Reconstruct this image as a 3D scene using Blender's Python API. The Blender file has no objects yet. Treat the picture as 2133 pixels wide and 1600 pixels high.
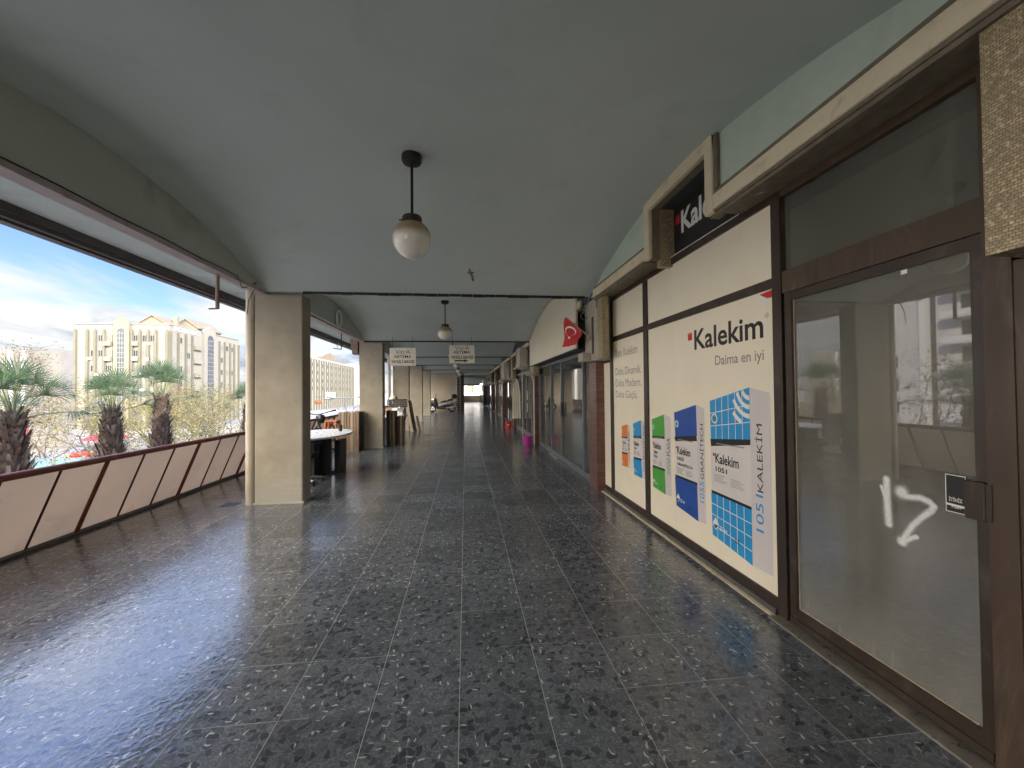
import bpy, math, random
from mathutils import Vector, Matrix, Euler
R=math.radians
scene=bpy.context.scene
COL=scene.collection
# ---------------------------------------------------------------- camera
cam_d=bpy.data.cameras.new('camera'); cam=bpy.data.objects.new('camera',cam_d); COL.objects.link(cam)
cam_d.sensor_width=36; cam_d.sensor_fit='HORIZONTAL'; cam_d.lens=850/2133*36
cam_d.clip_start=.05; cam_d.clip_end=2000
def _cam():
    yaw,pit,rol=R(6.48),R(.98),R(-.543)
    fw=Vector((math.sin(yaw)*math.cos(pit),math.cos(yaw)*math.cos(pit),math.sin(pit)))
    r=Vector((math.cos(yaw),-math.sin(yaw),0)); u=r.cross(fw)
    c,s=math.cos(rol),math.sin(rol); rr=c*r+s*u; uu=-s*r+c*u
    m=Matrix((rr,uu,-fw)).transposed().to_4x4(); m.translation=Vector((0,0,1.5)); return m
cam.matrix_world=_cam(); scene.camera=cam
# ---------------------------------------------------------------- light
SUN_DIR=Vector((.75,-.66,.47)).normalized()          # towards the sun
EL=math.asin(SUN_DIR.z); AZ=math.atan2(SUN_DIR.x,SUN_DIR.y)
sl=bpy.data.lights.new('sun','SUN'); sl.energy=2.2; sl.angle=R(.5); sl.color=(1,.9,.74)
so=bpy.data.objects.new('sun',sl); COL.objects.link(so); so.rotation_euler=(-SUN_DIR).to_track_quat('-Z','Y').to_euler()
scene.view_settings.view_transform='Standard'; scene.view_settings.look='None'; scene.view_settings.gamma=1
scene.view_settings.exposure=2.14
scene.cycles.max_bounces=14; scene.cycles.diffuse_bounces=8; scene.cycles.glossy_bounces=4; scene.cycles.transparent_max_bounces=12
world=bpy.data.worlds.new('World'); scene.world=world; world.use_nodes=True
def _world():
    nt=world.node_tree; N=nt.nodes; L=nt.links; N.clear()
    out=N.new('ShaderNodeOutputWorld'); bg=N.new('ShaderNodeBackground'); bg.inputs[1].default_value=.05
    sky=N.new('ShaderNodeTexSky'); sky.sky_type='NISHITA'; sky.sun_disc=False; sky.sun_elevation=EL; sky.sun_rotation=AZ
    sky.air_density=1.0; sky.dust_density=.6; sky.ozone_density=1.5
    tc=N.new('ShaderNodeTexCoord'); sep=N.new('ShaderNodeSeparateXYZ'); L.new(tc.outputs['Generated'],sep.inputs[0])
    def M(op,a,b=None,c=None,clamp=False):
        n=N.new('ShaderNodeMath'); n.operation=op; n.use_clamp=clamp
        for i,v in enumerate((a,b,c)):
            if v is None: continue
            if isinstance(v,(int,float)): n.inputs[i].default_value=v
            else: L.new(v,n.inputs[i])
        return n.outputs[0]
    zz=M('ADD',M('MAXIMUM',sep.outputs[2],0.),.16)
    cmb=N.new('ShaderNodeCombineXYZ'); L.new(M('DIVIDE',sep.outputs[0],zz),cmb.inputs[0]); L.new(M('DIVIDE',sep.outputs[1],zz),cmb.inputs[1])
    def noise(scale,det,rough,off,dist=0.):
        mp=N.new('ShaderNodeMapping'); L.new(cmb.outputs[0],mp.inputs[0]); mp.inputs['Location'].default_value=off; mp.inputs['Rotation'].default_value=(0,0,R(35)); mp.inputs['Scale'].default_value=(1,.55,1)
        n=N.new('ShaderNodeTexNoise'); L.new(mp.outputs[0],n.inputs['Vector']); n.inputs['Scale'].default_value=scale; n.inputs['Detail'].default_value=det; n.inputs['Roughness'].default_value=rough; n.inputs['Distortion'].default_value=dist
        return n.outputs['Fac']
    def mr(v,a,b,c=0.,d=1.):
        n=N.new('ShaderNodeMapRange'); n.interpolation_type='SMOOTHSTEP'; L.new(v,n.inputs[0])
        for i,q in enumerate((a,b,c,d)): n.inputs[i+1].default_value=q
        return n.outputs[0]
    def mixc(f,a,b):
        n=N.new('ShaderNodeMix'); n.data_type='RGBA'; L.new(f,n.inputs[0])
        for i,v in ((6,a),(7,b)):
            if isinstance(v,tuple): n.inputs[i].default_value=(*v,1)
            else: L.new(v,n.inputs[i])
        return n.outputs[2]
    cv=noise(.95,7,.56,(3.1,1.7,0),.5)
    cover=mr(M('ADD',cv,M('MULTIPLY',M('SUBTRACT',.33,sep.outputs[2]),.55)),.42,.60)
    shade=mr(noise(1.5,6,.6,(7.3,2.2,4.),.6),.34,.56)
    cl=mixc(shade,(1.75,2.15,2.75),(4.6,4.65,4.7))
    # unseen sky at left rear and overhead is raised to light the walkway
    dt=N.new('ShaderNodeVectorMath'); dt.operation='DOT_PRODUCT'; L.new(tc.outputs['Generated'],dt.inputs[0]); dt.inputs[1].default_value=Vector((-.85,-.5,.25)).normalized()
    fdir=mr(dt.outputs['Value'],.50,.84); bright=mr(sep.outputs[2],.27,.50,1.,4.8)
    blue=N.new('ShaderNodeVectorMath'); blue.operation='MULTIPLY'; L.new(sky.outputs[0],blue.inputs[0]); blue.inputs[1].default_value=(.62,.68,.96)
    mixed=mixc(cover,blue.outputs[0],cl)
    vm=N.new('ShaderNodeVectorMath'); vm.operation='SCALE'; L.new(mixed,vm.inputs[0]); L.new(bright,vm.inputs['Scale'])
    L.new(mixc(fdir,vm.outputs[0],UNSEEN_SKY_FILL),bg.inputs[0]); L.new(bg.outputs[0],out.inputs[0])
UNSEEN_SKY_FILL=(52.,48.3,41.5)        # extra brightness added to the sky out of view
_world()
# ---------------------------------------------------------------- helpers
class MB:
    "collects shapes; build() links them as one mesh object"
    def __init__(s,T=None): s.v=[]; s.f=[]; s.m=[]; s.T=T; s.uv={}
    def add(s,vs,fs,mi=0):
        b=len(s.v); s.v+= [Vector(p) for p in vs]; s.f+=[tuple(i+b for i in f) for f in fs]; s.m+=[mi]*len(fs)
    def quad(s,a,b,c,d,mi=0): s.add([a,b,c,d],[(0,1,2,3)],mi)
    def poly(s,pts,mi=0): s.add(pts,[tuple(range(len(pts)))],mi)
    def box(s,x0,x1,y0,y1,z0,z1,mi=0,bev=0.):
        x0,x1=min(x0,x1),max(x0,x1); y0,y1=min(y0,y1),max(y0,y1); z0,z1=min(z0,z1),max(z0,z1)
        if bev<=0:
            s.add([(x0,y0,z0),(x1,y0,z0),(x1,y1,z0),(x0,y1,z0),(x0,y0,z1),(x1,y0,z1),(x1,y1,z1),(x0,y1,z1)],
              [(3,2,1,0),(4,5,6,7),(0,1,5,4),(1,2,6,5),(2,3,7,6),(3,0,4,7)],mi); return
        b=min(bev,(x1-x0)/2.1,(y1-y0)/2.1,(z1-z0)/2.1); vs=[]; ix={}
        for i,(X,sx) in enumerate(((x0,1),(x1,-1))):
            for j,(Y,sy) in enumerate(((y0,1),(y1,-1))):
                for k,(Z,sz) in enumerate(((z0,1),(z1,-1))):
                    for ax in range(3):
                        ix[i,j,k,ax]=len(vs)
                        vs.append((X+(0 if ax==0 else b*sx),Y+(0 if ax==1 else b*sy),Z+(0 if ax==2 else b*sz)))
        fs=[]
        q=lambda *t: fs.append(tuple(ix[a] for a in t))
        q((0,0,0,0),(0,0,1,0),(0,1,1,0),(0,1,0,0)); q((1,0,0,0),(1,1,0,0),(1,1,1,0),(1,0,1,0))
        q((0,0,0,1),(1,0,0,1),(1,0,1,1),(0,0,1,1)); q((0,1,0,1),(0,1,1,1),(1,1,1,1),(1,1,0,1))
        q((0,0,0,2),(0,1,0,2),(1,1,0,2),(1,0,0,2)); q((0,0,1,2),(1,0,1,2),(1,1,1,2),(0,1,1,2))
        for i in (0,1):
            for j in (0,1): q((i,j,0,0),(i,j,0,1),(i,j,1,1),(i,j,1,0))
            for k in (0,1): q((i,0,k,0),(i,0,k,2),(i,1,k,2),(i,1,k,0))
        for j in (0,1):
            for k in (0,1): q((0,j,k,1),(0,j,k,2),(1,j,k,2),(1,j,k,1))
        for i in (0,1):
            for j in (0,1):
                for k in (0,1): q((i,j,k,0),(i,j,k,1),(i,j,k,2))
        s.add(vs,fs,mi)
    def tube(s,pts,r,n=8,mi=0,cap=True):
        pts=[Vector(p) for p in pts]
        if not isinstance(r,(list,tuple)): r=[r]*len(pts)
        rings=[]; prev=None; vs=[]; fs=[]
        for i,p in enumerate(pts):
            t=(pts[min(i+1,len(pts)-1)]-pts[max(i-1,0)])
            if t.length<1e-9: t=Vector((0,0,1))
            t.normalize()
            if prev is None:
                a=Vector((0,0,1)) if abs(t.z)<.9 else Vector((1,0,0)); u=t.cross(a).normalized()
            else:
                u=prev-t*prev.dot(t); u=u.normalized() if u.length>1e-6 else t.orthogonal().normalized()
            prev=u; w=t.cross(u)
            for k in range(n):
                a=2*math.pi*k/n; vs.append(p+(u*math.cos(a)+w*math.sin(a))*r[i])
        for i in range(len(pts)-1):
            for k in range(n): fs.append((i*n+k,i*n+(k+1)%n,(i+1)*n+(k+1)%n,(i+1)*n+k))
        if cap: fs+=[tuple(range(n-1,-1,-1)),tuple(range((len(pts)-1)*n,len(pts)*n))]
        s.add(vs,fs,mi)
    def lathe(s,c,prof,n=24,mi=0,sx=1.,sy=1.):
        vs=[];fs=[]
        for r,z in prof:
            for k in range(n):
                a=2*math.pi*k/n; vs.append((c[0]+r*sx*math.cos(a),c[1]+r*sy*math.sin(a),c[2]+z))
        for i in range(len(prof)-1):
            for k in range(n): fs.append((i*n+k,i*n+(k+1)%n,(i+1)*n+(k+1)%n,(i+1)*n+k))
        if prof[0][0]>1e-4: fs.append(tuple(range(n-1,-1,-1)))
        if prof[-1][0]>1e-4: fs.append(tuple(range((len(prof)-1)*n,len(prof)*n)))
        s.add(vs,fs,mi)
    def prism(s,pts,d,mi=0):
        pts=[Vector(p) for p in pts]; d=Vector(d); n=len(pts)
        s.add(pts+[p+d for p in pts],[tuple(range(n-1,-1,-1)),tuple(range(n,2*n))]+[(i,(i+1)%n,(i+1)%n+n,i+n) for i in range(n)],mi)
    def torus(s,c,R0,r,axis='x',n=24,m=8,mi=0):
        vs=[];fs=[]; c=Vector(c)
        for i in range(n):
            a=2*math.pi*i/n
            for j in range(m):
                b=2*math.pi*j/m; q=R0+r*math.cos(b); h=r*math.sin(b)
                p={'x':(h,q*math.cos(a),q*math.sin(a)),'y':(q*math.cos(a),h,q*math.sin(a)),'z':(q*math.cos(a),q*math.sin(a),h)}[axis]
                vs.append(c+Vector(p))
        for i in range(n):
            for j in range(m): fs.append((i*m+j,((i+1)%n)*m+j,((i+1)%n)*m+(j+1)%m,i*m+(j+1)%m))
        s.add(vs,fs,mi)
    def build(s,name,mats,parent=None,smooth=None,org=None):
        if not isinstance(mats,(list,tuple)): mats=[mats]
        vs=[s.T(p) for p in s.v] if s.T else s.v
        o0=ORG.get(parent.name,Vector()) if parent else Vector(org or (0,0,0))
        me=bpy.data.meshes.new(name); me.from_pydata([tuple(p-o0) for p in vs],[],s.f)
        for m in mats: me.materials.append(m)
        me.polygons.foreach_set('material_index',s.m)
        if smooth is not None:
            me.polygons.foreach_set('use_smooth',[True]*len(s.f))
            me.set_sharp_from_angle(angle=R(smooth))
        me.update()
        o=bpy.data.objects.new(name,me); COL.objects.link(o)
        if parent: o.parent=parent
        else: o.location=o0
        ORG[o.name]=o0
        return o
ORG={}
def tag(o,label=None,cat=None,group=None,kind=None):
    if label: o['label']=label
    if cat: o['category']=cat
    if group: o['group']=group
    if kind: o['kind']=kind
    return o
def thing(name,label,cat,loc=(0,0,0),group=None):
    o=bpy.data.objects.new(name,None); COL.objects.link(o); o.location=loc; o.empty_display_size=.1
    ORG[o.name]=Vector(loc); return tag(o,label,cat,group)
def kids(o): return [c for c in ALLKIDS.get(o.name,[])] if False else list(o.children)
def copy_tree(o,parent=None):
    c=o.copy(); COL.objects.link(c)
    if parent: c.parent=parent
    for ch in list(o.children): copy_tree(ch,c)
    return c
_txt={}
def text_mesh(body,bold=0.):
    "flat outline lettering: (verts2d, faces, (x0,x1,y0,y1))"
    k=(body,bold)
    if k in _txt: return _txt[k]
    cu=bpy.data.curves.new('lettering','FONT'); cu.body=body; cu.size=1; cu.offset=bold; cu.resolution_u=3
    ob=bpy.data.objects.new('lettering',cu); COL.objects.link(ob)
    dg=bpy.context.evaluated_depsgraph_get(); me=bpy.data.meshes.new_from_object(ob.evaluated_get(dg))
    vs=[tuple(v.co[:2]) for v in me.vertices]; fs=[tuple(p.vertices) for p in me.polygons]
    bpy.data.objects.remove(ob); bpy.data.curves.remove(cu); bpy.data.meshes.remove(me)
    xs=[v[0] for v in vs]; ys=[v[1] for v in vs]
    _txt[k]=(vs,fs,(min(xs),max(xs),min(ys),max(ys))); return _txt[k]
def put_text(mb,body,f,a0,a1,b0,b1,mi=0,bold=0.):
    "fits the lettering's outline into the rectangle a0..a1 x b0..b1; f(a,b) gives the point"
    vs,fs,(x0,x1,y0,y1)=text_mesh(body,bold)
    mb.add([f(a0+(a1-a0)*(x-x0)/(x1-x0),b0+(b1-b0)*(y-y0)/(y1-y0)) for x,y in vs],fs,mi)
# ---------------------------------------------------------------- materials
def new_mat(name):
    m=bpy.data.materials.new(name); m.use_nodes=True; nt=m.node_tree
    return m,nt,nt.nodes['Principled BSDF']
def _n(nt,t,**kw):
    n=nt.nodes.new(t)
    for k,v in kw.items():
        if k in n.inputs: 
            if hasattr(v,'is_linked') or isinstance(v,bpy.types.NodeSocket): nt.links.new(v,n.inputs[k])
            else: n.inputs[k].default_value=v
        else: setattr(n,k,v)
    return n
def ramp(nt,fac,stops):
    r=nt.nodes.new('ShaderNodeValToRGB'); nt.links.new(fac,r.inputs[0]); e=r.color_ramp.elements
    while len(e)<len(stops): e.new(.5)
    for i,(p,c) in enumerate(stops): e[i].position=p; e[i].color=(*c,1)
    return r.outputs[0]
def mixrgb(nt,f,a,b,blend='MIX'):
    n=nt.nodes.new('ShaderNodeMix'); n.data_type='RGBA'; n.blend_type=blend
    for i,v in ((0,f),(6,a),(7,b)):
        if isinstance(v,bpy.types.NodeSocket): nt.links.new(v,n.inputs[i])
        elif isinstance(v,tuple): n.inputs[i].default_value=(*v,1)
        else: n.inputs[i].default_value=v
    return n.outputs[2]
def math_(nt,op,a,b=0.,c=0.,clamp=False):
    n=nt.nodes.new('ShaderNodeMath'); n.operation=op; n.use_clamp=clamp
    for i,v in enumerate((a,b,c)):
        if isinstance(v,bpy.types.NodeSocket): nt.links.new(v,n.inputs[i])
        else: n.inputs[i].default_value=v
    return n.outputs[0]
def obj_co(nt,scale=(1,1,1),rot=(0,0,0),loc=(0,0,0)):
    tc=nt.nodes.new('ShaderNodeTexCoord'); mp=nt.nodes.new('ShaderNodeMapping'); nt.links.new(tc.outputs['Object'],mp.inputs[0])
    mp.inputs['Scale'].default_value=scale; mp.inputs['Rotation'].default_value=rot; mp.inputs['Location'].default_value=loc
    return mp.outputs[0]
def noise(nt,co,scale,detail=4,rough=.55,dist=0.):
    n=nt.nodes.new('ShaderNodeTexNoise'); nt.links.new(co,n.inputs['Vector'])
    n.inputs['Scale'].default_value=scale; n.inputs['Detail'].default_value=detail; n.inputs['Roughness'].default_value=rough; n.inputs['Distortion'].default_value=dist
    return n.outputs['Fac']
def mrange(nt,v,a,b,c=0.,d=1.):
    n=nt.nodes.new('ShaderNodeMapRange'); n.interpolation_type='SMOOTHSTEP'; nt.links.new(v,n.inputs[0])
    for i,q in enumerate((a,b,c,d)): n.inputs[i+1].default_value=q
    return n.outputs[0]
def bump(nt,b,h,strength=.3,dist=.01):
    n=nt.nodes.new('ShaderNodeBump'); n.inputs['Strength'].default_value=strength; n.inputs['Distance'].default_value=dist
    nt.links.new(h,n.inputs['Height']); nt.links.new(n.outputs[0],b.inputs['Normal']); return n
def plain(name,col,rough=.6,var=.12,scale=6.,metal=0.,bmp=0.,bscale=60.,dirt=None,dirt_scale=2.,dirt_amt=.5,spec=.5,stretch=(1,1,1)):
    "a painted / solid surface with mottling, optional stains and grain"
    m,nt,b=new_mat(name); co=obj_co(nt,stretch)
    n1=noise(nt,co,scale,5); c=tuple(col)
    lo=tuple(x*(1-var) for x in c); hi=tuple(min(1,x*(1+var)) for x in c)
    cc=ramp(nt,n1,[(.3,lo),(.7,hi)])
    if dirt:
        n2=noise(nt,co,dirt_scale,8,.65,.6); f=math_(nt,'MULTIPLY',mrange(nt,n2,.52,.72),dirt_amt); cc=mixrgb(nt,f,cc,tuple(dirt))
    nt.links.new(cc,b.inputs['Base Color']); b.inputs['Metallic'].default_value=metal; b.inputs['Specular IOR Level'].default_value=spec
    r=mrange(nt,noise(nt,co,scale*2.3,3),.3,.7,max(.02,rough-.08),min(1,rough+.08)); nt.links.new(r,b.inputs['Roughness'])
    if bmp>0: bump(nt,b,noise(nt,co,bscale,4),bmp,.004)
    return m
M={}
def mats():
    # terrazzo floor
    m,nt,b=new_mat('terrazzo'); co=obj_co(nt)
    wob=nt.nodes.new('ShaderNodeTexNoise'); nt.links.new(co,wob.inputs['Vector']); wob.inputs['Scale'].default_value=18; wob.inputs['Detail'].default_value=2
    vm=nt.nodes.new('ShaderNodeVectorMath'); vm.operation='MULTIPLY_ADD'; nt.links.new(wob.outputs['Color'],vm.inputs[0]); vm.inputs[1].default_value=(.05,.05,0); nt.links.new(co,vm.inputs[2]); co2=vm.outputs[0]
    def vor(c,scale,feature='F1',rnd=1.):
        v=nt.nodes.new('ShaderNodeTexVoronoi'); v.feature=feature; v.voronoi_dimensions='2D'; nt.links.new(c,v.inputs['Vector']); v.inputs['Scale'].default_value=scale; v.inputs['Randomness'].default_value=rnd; return v
    S=32.
    va=vor(co2,S); ve=vor(co2,S,'DISTANCE_TO_EDGE')
    rnd=nt.nodes.new('ShaderNodeSeparateColor'); nt.links.new(va.outputs['Color'],rnd.inputs[0])
    chip=ramp(nt,rnd.outputs[0],[(0,(.030,.034,.043)),(.4,(.058,.065,.080)),(.7,(.086,.096,.115)),(1,(.115,.127,.148))])
    vb=vor(co2,130.); rb=nt.nodes.new('ShaderNodeSeparateColor'); nt.links.new(vb.outputs['Color'],rb.inputs[0])
    small=ramp(nt,rb.outputs[0],[(0,(.068,.075,.090)),(.6,(.112,.123,.143)),(1,(.17,.183,.205))])
    # thresholds: about 45 % of cells are big chips, the rest is fine aggregate
    big=math_(nt,'MULTIPLY',math_(nt,'LESS_THAN',rnd.outputs[1],.5),mrange(nt,ve.outputs['Distance'],.03,.09))
    c=mixrgb(nt,big,small,chip)
    vein=math_(nt,'MULTIPLY',mrange(nt,ve.outputs['Distance'],.035,.012),math_(nt,'GREATER_THAN',rnd.outputs[2],.55)); vein=math_(nt,'MULTIPLY',vein,mrange(nt,noise(nt,co,9,3),.45,.6))
    c=mixrgb(nt,math_(nt,'MULTIPLY',vein,.75),c,(.27,.275,.28))
    # pale shell-like flecks
    co3=nt.nodes.new('ShaderNodeMapping'); nt.links.new(co2,co3.inputs[0]); co3.inputs['Scale'].default_value=(1,3.2,1); co3.inputs['Rotation'].default_value=(0,0,.5)
    vf=vor(co3.outputs[0],11.); rf=nt.nodes.new('ShaderNodeSeparateColor'); nt.links.new(vf.outputs['Color'],rf.inputs[0])
    fl=math_(nt,'MULTIPLY',math_(nt,'GREATER_THAN',rf.outputs[0],.85),mrange(nt,vf.outputs['Distance'],.17,.11))
    co4=nt.nodes.new('ShaderNodeMapping'); nt.links.new(co2,co4.inputs[0]); co4.inputs['Scale'].default_value=(3.4,1,1); co4.inputs['Rotation'].default_value=(0,0,-.4)
    vg=vor(co4.outputs[0],10.); rg=nt.nodes.new('ShaderNodeSeparateColor'); nt.links.new(vg.outputs['Color'],rg.inputs[0])
    fl2=math_(nt,'MULTIPLY',math_(nt,'GREATER_THAN',rg.outputs[0],.85),mrange(nt,vg.outputs['Distance'],.18,.1))
    c=mixrgb(nt,math_(nt,'MULTIPLY',math_(nt,'MAXIMUM',fl,fl2),.85),c,(.50,.50,.48))
    # large-scale tone of each tile + wear
    sep=nt.nodes.new('ShaderNodeSeparateXYZ'); nt.links.new(co,sep.inputs[0])
    T=.4125
    def joint(o,off):
        f=math_(nt,'FRACT',math_(nt,'DIVIDE',math_(nt,'ADD',o,off),T)); d=math_(nt,'ABSOLUTE',math_(nt,'SUBTRACT',f,.5))
        return math_(nt,'GREATER_THAN',d,.5-.0042)
    jx=joint(sep.outputs[0],.041+T*40); jy=joint(sep.outputs[1],-2.003+T*60)
    jy=math_(nt,'MULTIPLY',jy,mrange(nt,noise(nt,co,1.1,3),.45,.62,.10,.9))
    j=math_(nt,'MAXIMUM',jx,jy)
    fx=math_(nt,'FLOOR',math_(nt,'DIVIDE',math_(nt,'ADD',sep.outputs[0],.041+T*40),T)); fy=math_(nt,'FLOOR',math_(nt,'DIVIDE',math_(nt,'ADD',sep.outputs[1],-2.003+T*60),T))
    cx=nt.nodes.new('ShaderNodeCombineXYZ'); nt.links.new(fx,cx.inputs[0]); nt.links.new(fy,cx.inputs[1])
    wn=nt.nodes.new('ShaderNodeTexWhiteNoise'); wn.noise_dimensions='2D'; nt.links.new(cx.outputs[0],wn.inputs['Vector'])
    tone=math_(nt,'MULTIPLY_ADD',wn.outputs['Value'],.42,.80)
    tone=math_(nt,'MULTIPLY',tone,math_(nt,'MULTIPLY_ADD',noise(nt,co,.9,5,.6),.5,.75))
    c=mixrgb(nt,1.,c,tone,'MULTIPLY')
    dust=mrange(nt,noise(nt,co,.55,6,.6,.4),.5,.75); c=mixrgb(nt,math_(nt,'MULTIPLY',dust,.13),c,(.2,.19,.175))
    c=mixrgb(nt,math_(nt,'MULTIPLY',j,.8),c,(.33,.325,.31))
    nt.links.new(c,b.inputs['Base Color'])
    ro=math_(nt,'ADD',mrange(nt,noise(nt,co,1.7,5,.6),.3,.7,.12,.23),math_(nt,'MULTIPLY',j,.3)); nt.links.new(ro,b.inputs['Roughness'])
    b.inputs['Specular IOR Level'].default_value=.95
    hb=math_(nt,'ADD',math_(nt,'MULTIPLY',noise(nt,co,7,3),1.),math_(nt,'MULTIPLY',va.outputs['Distance'],.28)); hb=math_(nt,'SUBTRACT',hb,math_(nt,'MULTIPLY',j,.3))
    bump(nt,b,hb,.22,.012); M['terrazzo']=m
    # mint / blue-grey ceiling paint
    M['ceiling']=plain('ceiling_paint',(.56,.625,.60),.75,.05,.8,bmp=.12,bscale=90,dirt=(.25,.28,.25),dirt_scale=1.7,dirt_amt=.13)
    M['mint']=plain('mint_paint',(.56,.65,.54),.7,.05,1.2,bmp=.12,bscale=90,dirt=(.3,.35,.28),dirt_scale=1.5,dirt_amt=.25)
    M['spandrel']=plain('spandrel_paint',(.46,.51,.455),.75,.06,1.2,bmp=.15,bscale=80,dirt=(.15,.17,.15),dirt_scale=1.6,dirt_amt=.35)
    M['soffit']=plain('soffit_paint',(.33,.385,.39),.75,.05,1.2,bmp=.1,bscale=80,dirt=(.2,.22,.22),dirt_scale=2,dirt_amt=.35)
    M['beam_pink']=plain('beam_underside',(.42,.36,.35),.8,.08,3,bmp=.2,bscale=60,dirt=(.12,.1,.1),dirt_scale=4,dirt_amt=.6)
    # rendered columns, trowel ridges
    m,nt,b=new_mat('column_render'); co=obj_co(nt)
    base=ramp(nt,noise(nt,co,2.2,6,.6),[(.3,(.265,.228,.172)),(.7,(.37,.323,.255))])
    sp=nt.nodes.new('ShaderNodeSeparateXYZ'); nt.links.new(co,sp.inputs[0])
    low=math_(nt,'MULTIPLY',mrange(nt,math_(nt,'ADD',sp.outputs[2],math_(nt,'MULTIPLY',noise(nt,co,5,5),.5)),.75,.15),.6); base=mixrgb(nt,low,base,(.44,.43,.40))
    pk=mrange(nt,noise(nt,obj_co(nt,(1,1,1),(0,0,0),(3,1,7)),11,8,.75),.64,.72); base=mixrgb(nt,math_(nt,'MULTIPLY',pk,.7),base,(.22,.18,.14))
    nt.links.new(base,b.inputs['Base Color']); b.inputs['Roughness'].default_value=.85
    h=math_(nt,'ADD',noise(nt,obj_co(nt,(1,1,5)),9,6,.65),math_(nt,'MULTIPLY',noise(nt,co,70,3),.35)); bump(nt,b,h,.5,.012); M['column']=m
    M['concrete']=plain('bare_concrete',(.42,.38,.30),.85,.12,5,bmp=.3,bscale=45,dirt=(.2,.17,.13),dirt_scale=3,dirt_amt=.5)
    # glass mosaic: little beige tesserae
    m,nt,b=new_mat('mosaic'); tc=nt.nodes.new('ShaderNodeTexCoord'); sp=nt.nodes.new('ShaderNodeSeparateXYZ'); nt.links.new(tc.outputs['Object'],sp.inputs[0])
    cc=nt.nodes.new('ShaderNodeCombineXYZ'); nt.links.new(math_(nt,'ADD',sp.outputs[0],sp.outputs[1]),cc.inputs[0]); nt.links.new(sp.outputs[2],cc.inputs[1])
    br=nt.nodes.new('ShaderNodeTexBrick'); nt.links.new(cc.outputs[0],br.inputs['Vector']); br.offset=.5
    for k,v in (('Scale',1.),('Mortar Size',.0013),('Mortar Smooth',.4),('Brick Width',.0175),('Row Height',.0108),('Bias',0.)): br.inputs[k].default_value=v
    br.inputs['Color1'].default_value=(.68,.55,.33,1); br.inputs['Color2'].default_value=(.43,.33,.19,1); br.inputs['Mortar'].default_value=(.19,.145,.085,1)
    col=mixrgb(nt,math_(nt,'MULTIPLY',mrange(nt,noise(nt,tc.outputs['Object'],4,6,.65),.40,.68),.75),br.outputs['Color'],(.30,.23,.135)); col=mixrgb(nt,mrange(nt,noise(nt,tc.outputs['Object'],55,2,.5),.55,.75),col,(.78,.66,.43)); nt.links.new(col,b.inputs['Base Color']); b.inputs['Roughness'].default_value=.38
    h=math_(nt,'ADD',math_(nt,'MULTIPLY',br.outputs['Fac'],-1.),math_(nt,'MULTIPLY',noise(nt,tc.outputs['Object'],90,2),.9)); bump(nt,b,h,.8,.006); M['mosaic']=m
    M['cream_trim']=plain('cream_metal_trim',(.78,.67,.47),.5,.05,3,dirt=(.36,.27,.16),dirt_scale=7,dirt_amt=.4)
    M['trim_edge']=plain('stained_edge_soffit_shade',(.20,.165,.115),.75,.2,14,bmp=.3,bscale=70)  # also serves as painted shade on the cornice soffit
    M['board_white']=plain('white_backed_board',(.92,.82,.64),.42,.025,1.5,dirt=(.52,.47,.40),dirt_scale=1.4,dirt_amt=.14)
    M['fascia_cream']=plain('cream_fascia_sheet',(.80,.72,.56),.5,.03,1.,dirt=(.5,.43,.3),dirt_scale=1.,dirt_amt=.2)
    M['brown_alu']=plain('brown_anodised_frame',(.042,.027,.019),.4,.2,4,metal=.0,dirt=(.14,.11,.09),dirt_scale=9,dirt_amt=.4,stretch=(1,1,.4))
    M['brown_alu2']=plain('weathered_brown_frame',(.075,.045,.028),.45,.22,5,dirt=(.2,.15,.1),dirt_scale=6,dirt_amt=.5,stretch=(1,1,.25))
    M['grey_alu']=plain('grey_aluminium_frame',(.17,.185,.195),.38,.12,5,metal=.3,dirt=(.08,.08,.08),dirt_scale=8,dirt_amt=.35)
    M['silver']=plain('worn_metal_strip',(.55,.52,.46),.35,.15,12,metal=.8,dirt=(.2,.17,.13),dirt_scale=14,dirt_amt=.6)
    M['black']=plain('black_plastic',(.014,.014,.016),.42,.2,8)
    M['blackmetal']=plain('black_painted_metal',(.016,.015,.014),.5,.25,9)
    M['soft_black']=plain('black_fabric',(.02,.021,.026),.85,.25,20)
    M['rubber']=plain('tyre_rubber',(.018,.018,.018),.8,.2,20)
    M['red_rail']=plain('brick_red_paint',(.19,.05,.03),.45,.15,5,dirt=(.05,.02,.014),dirt_scale=8,dirt_amt=.5)
    M['dark_bar']=plain('dark_red_bar',(.06,.022,.016),.5,.2,6)
    M['parapet']=plain('translucent_parapet',(.84,.765,.71),.85,.07,1.4,bmp=.3,bscale=110,dirt=(.36,.27,.21),dirt_scale=1.7,dirt_amt=.5)
    m=M['parapet']; nt=m.node_tree; b=nt.nodes['Principled BSDF']; t=nt.nodes.new('ShaderNodeBsdfTranslucent'); t.inputs[0].default_value=(.79,.72,.67,1)
    mx=nt.nodes.new('ShaderNodeMixShader'); mx.inputs[0].default_value=.27; out=nt.nodes['Material Output']; nt.links.new(b.outputs[0],mx.inputs[1]); nt.links.new(t.outputs[0],mx.inputs[2]); nt.links.new(mx.outputs[0],out.inputs[0])  # translucency added so the inner face glows with daylight from outside
    M['kerb_dark']=plain('dark_kerb',(.09,.085,.08),.75,.2,6,bmp=.2)
    M['fascia_dark']=plain('dark_gutter_metal',(.06,.05,.05),.55,.2,3,dirt=(.15,.12,.11),dirt_scale=4,dirt_amt=.4)
    M['pvc']=plain('beige_downpipe',(.44,.38,.30),.6,.1,3,dirt=(.22,.19,.15),dirt_scale=5,dirt_amt=.45)
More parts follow.
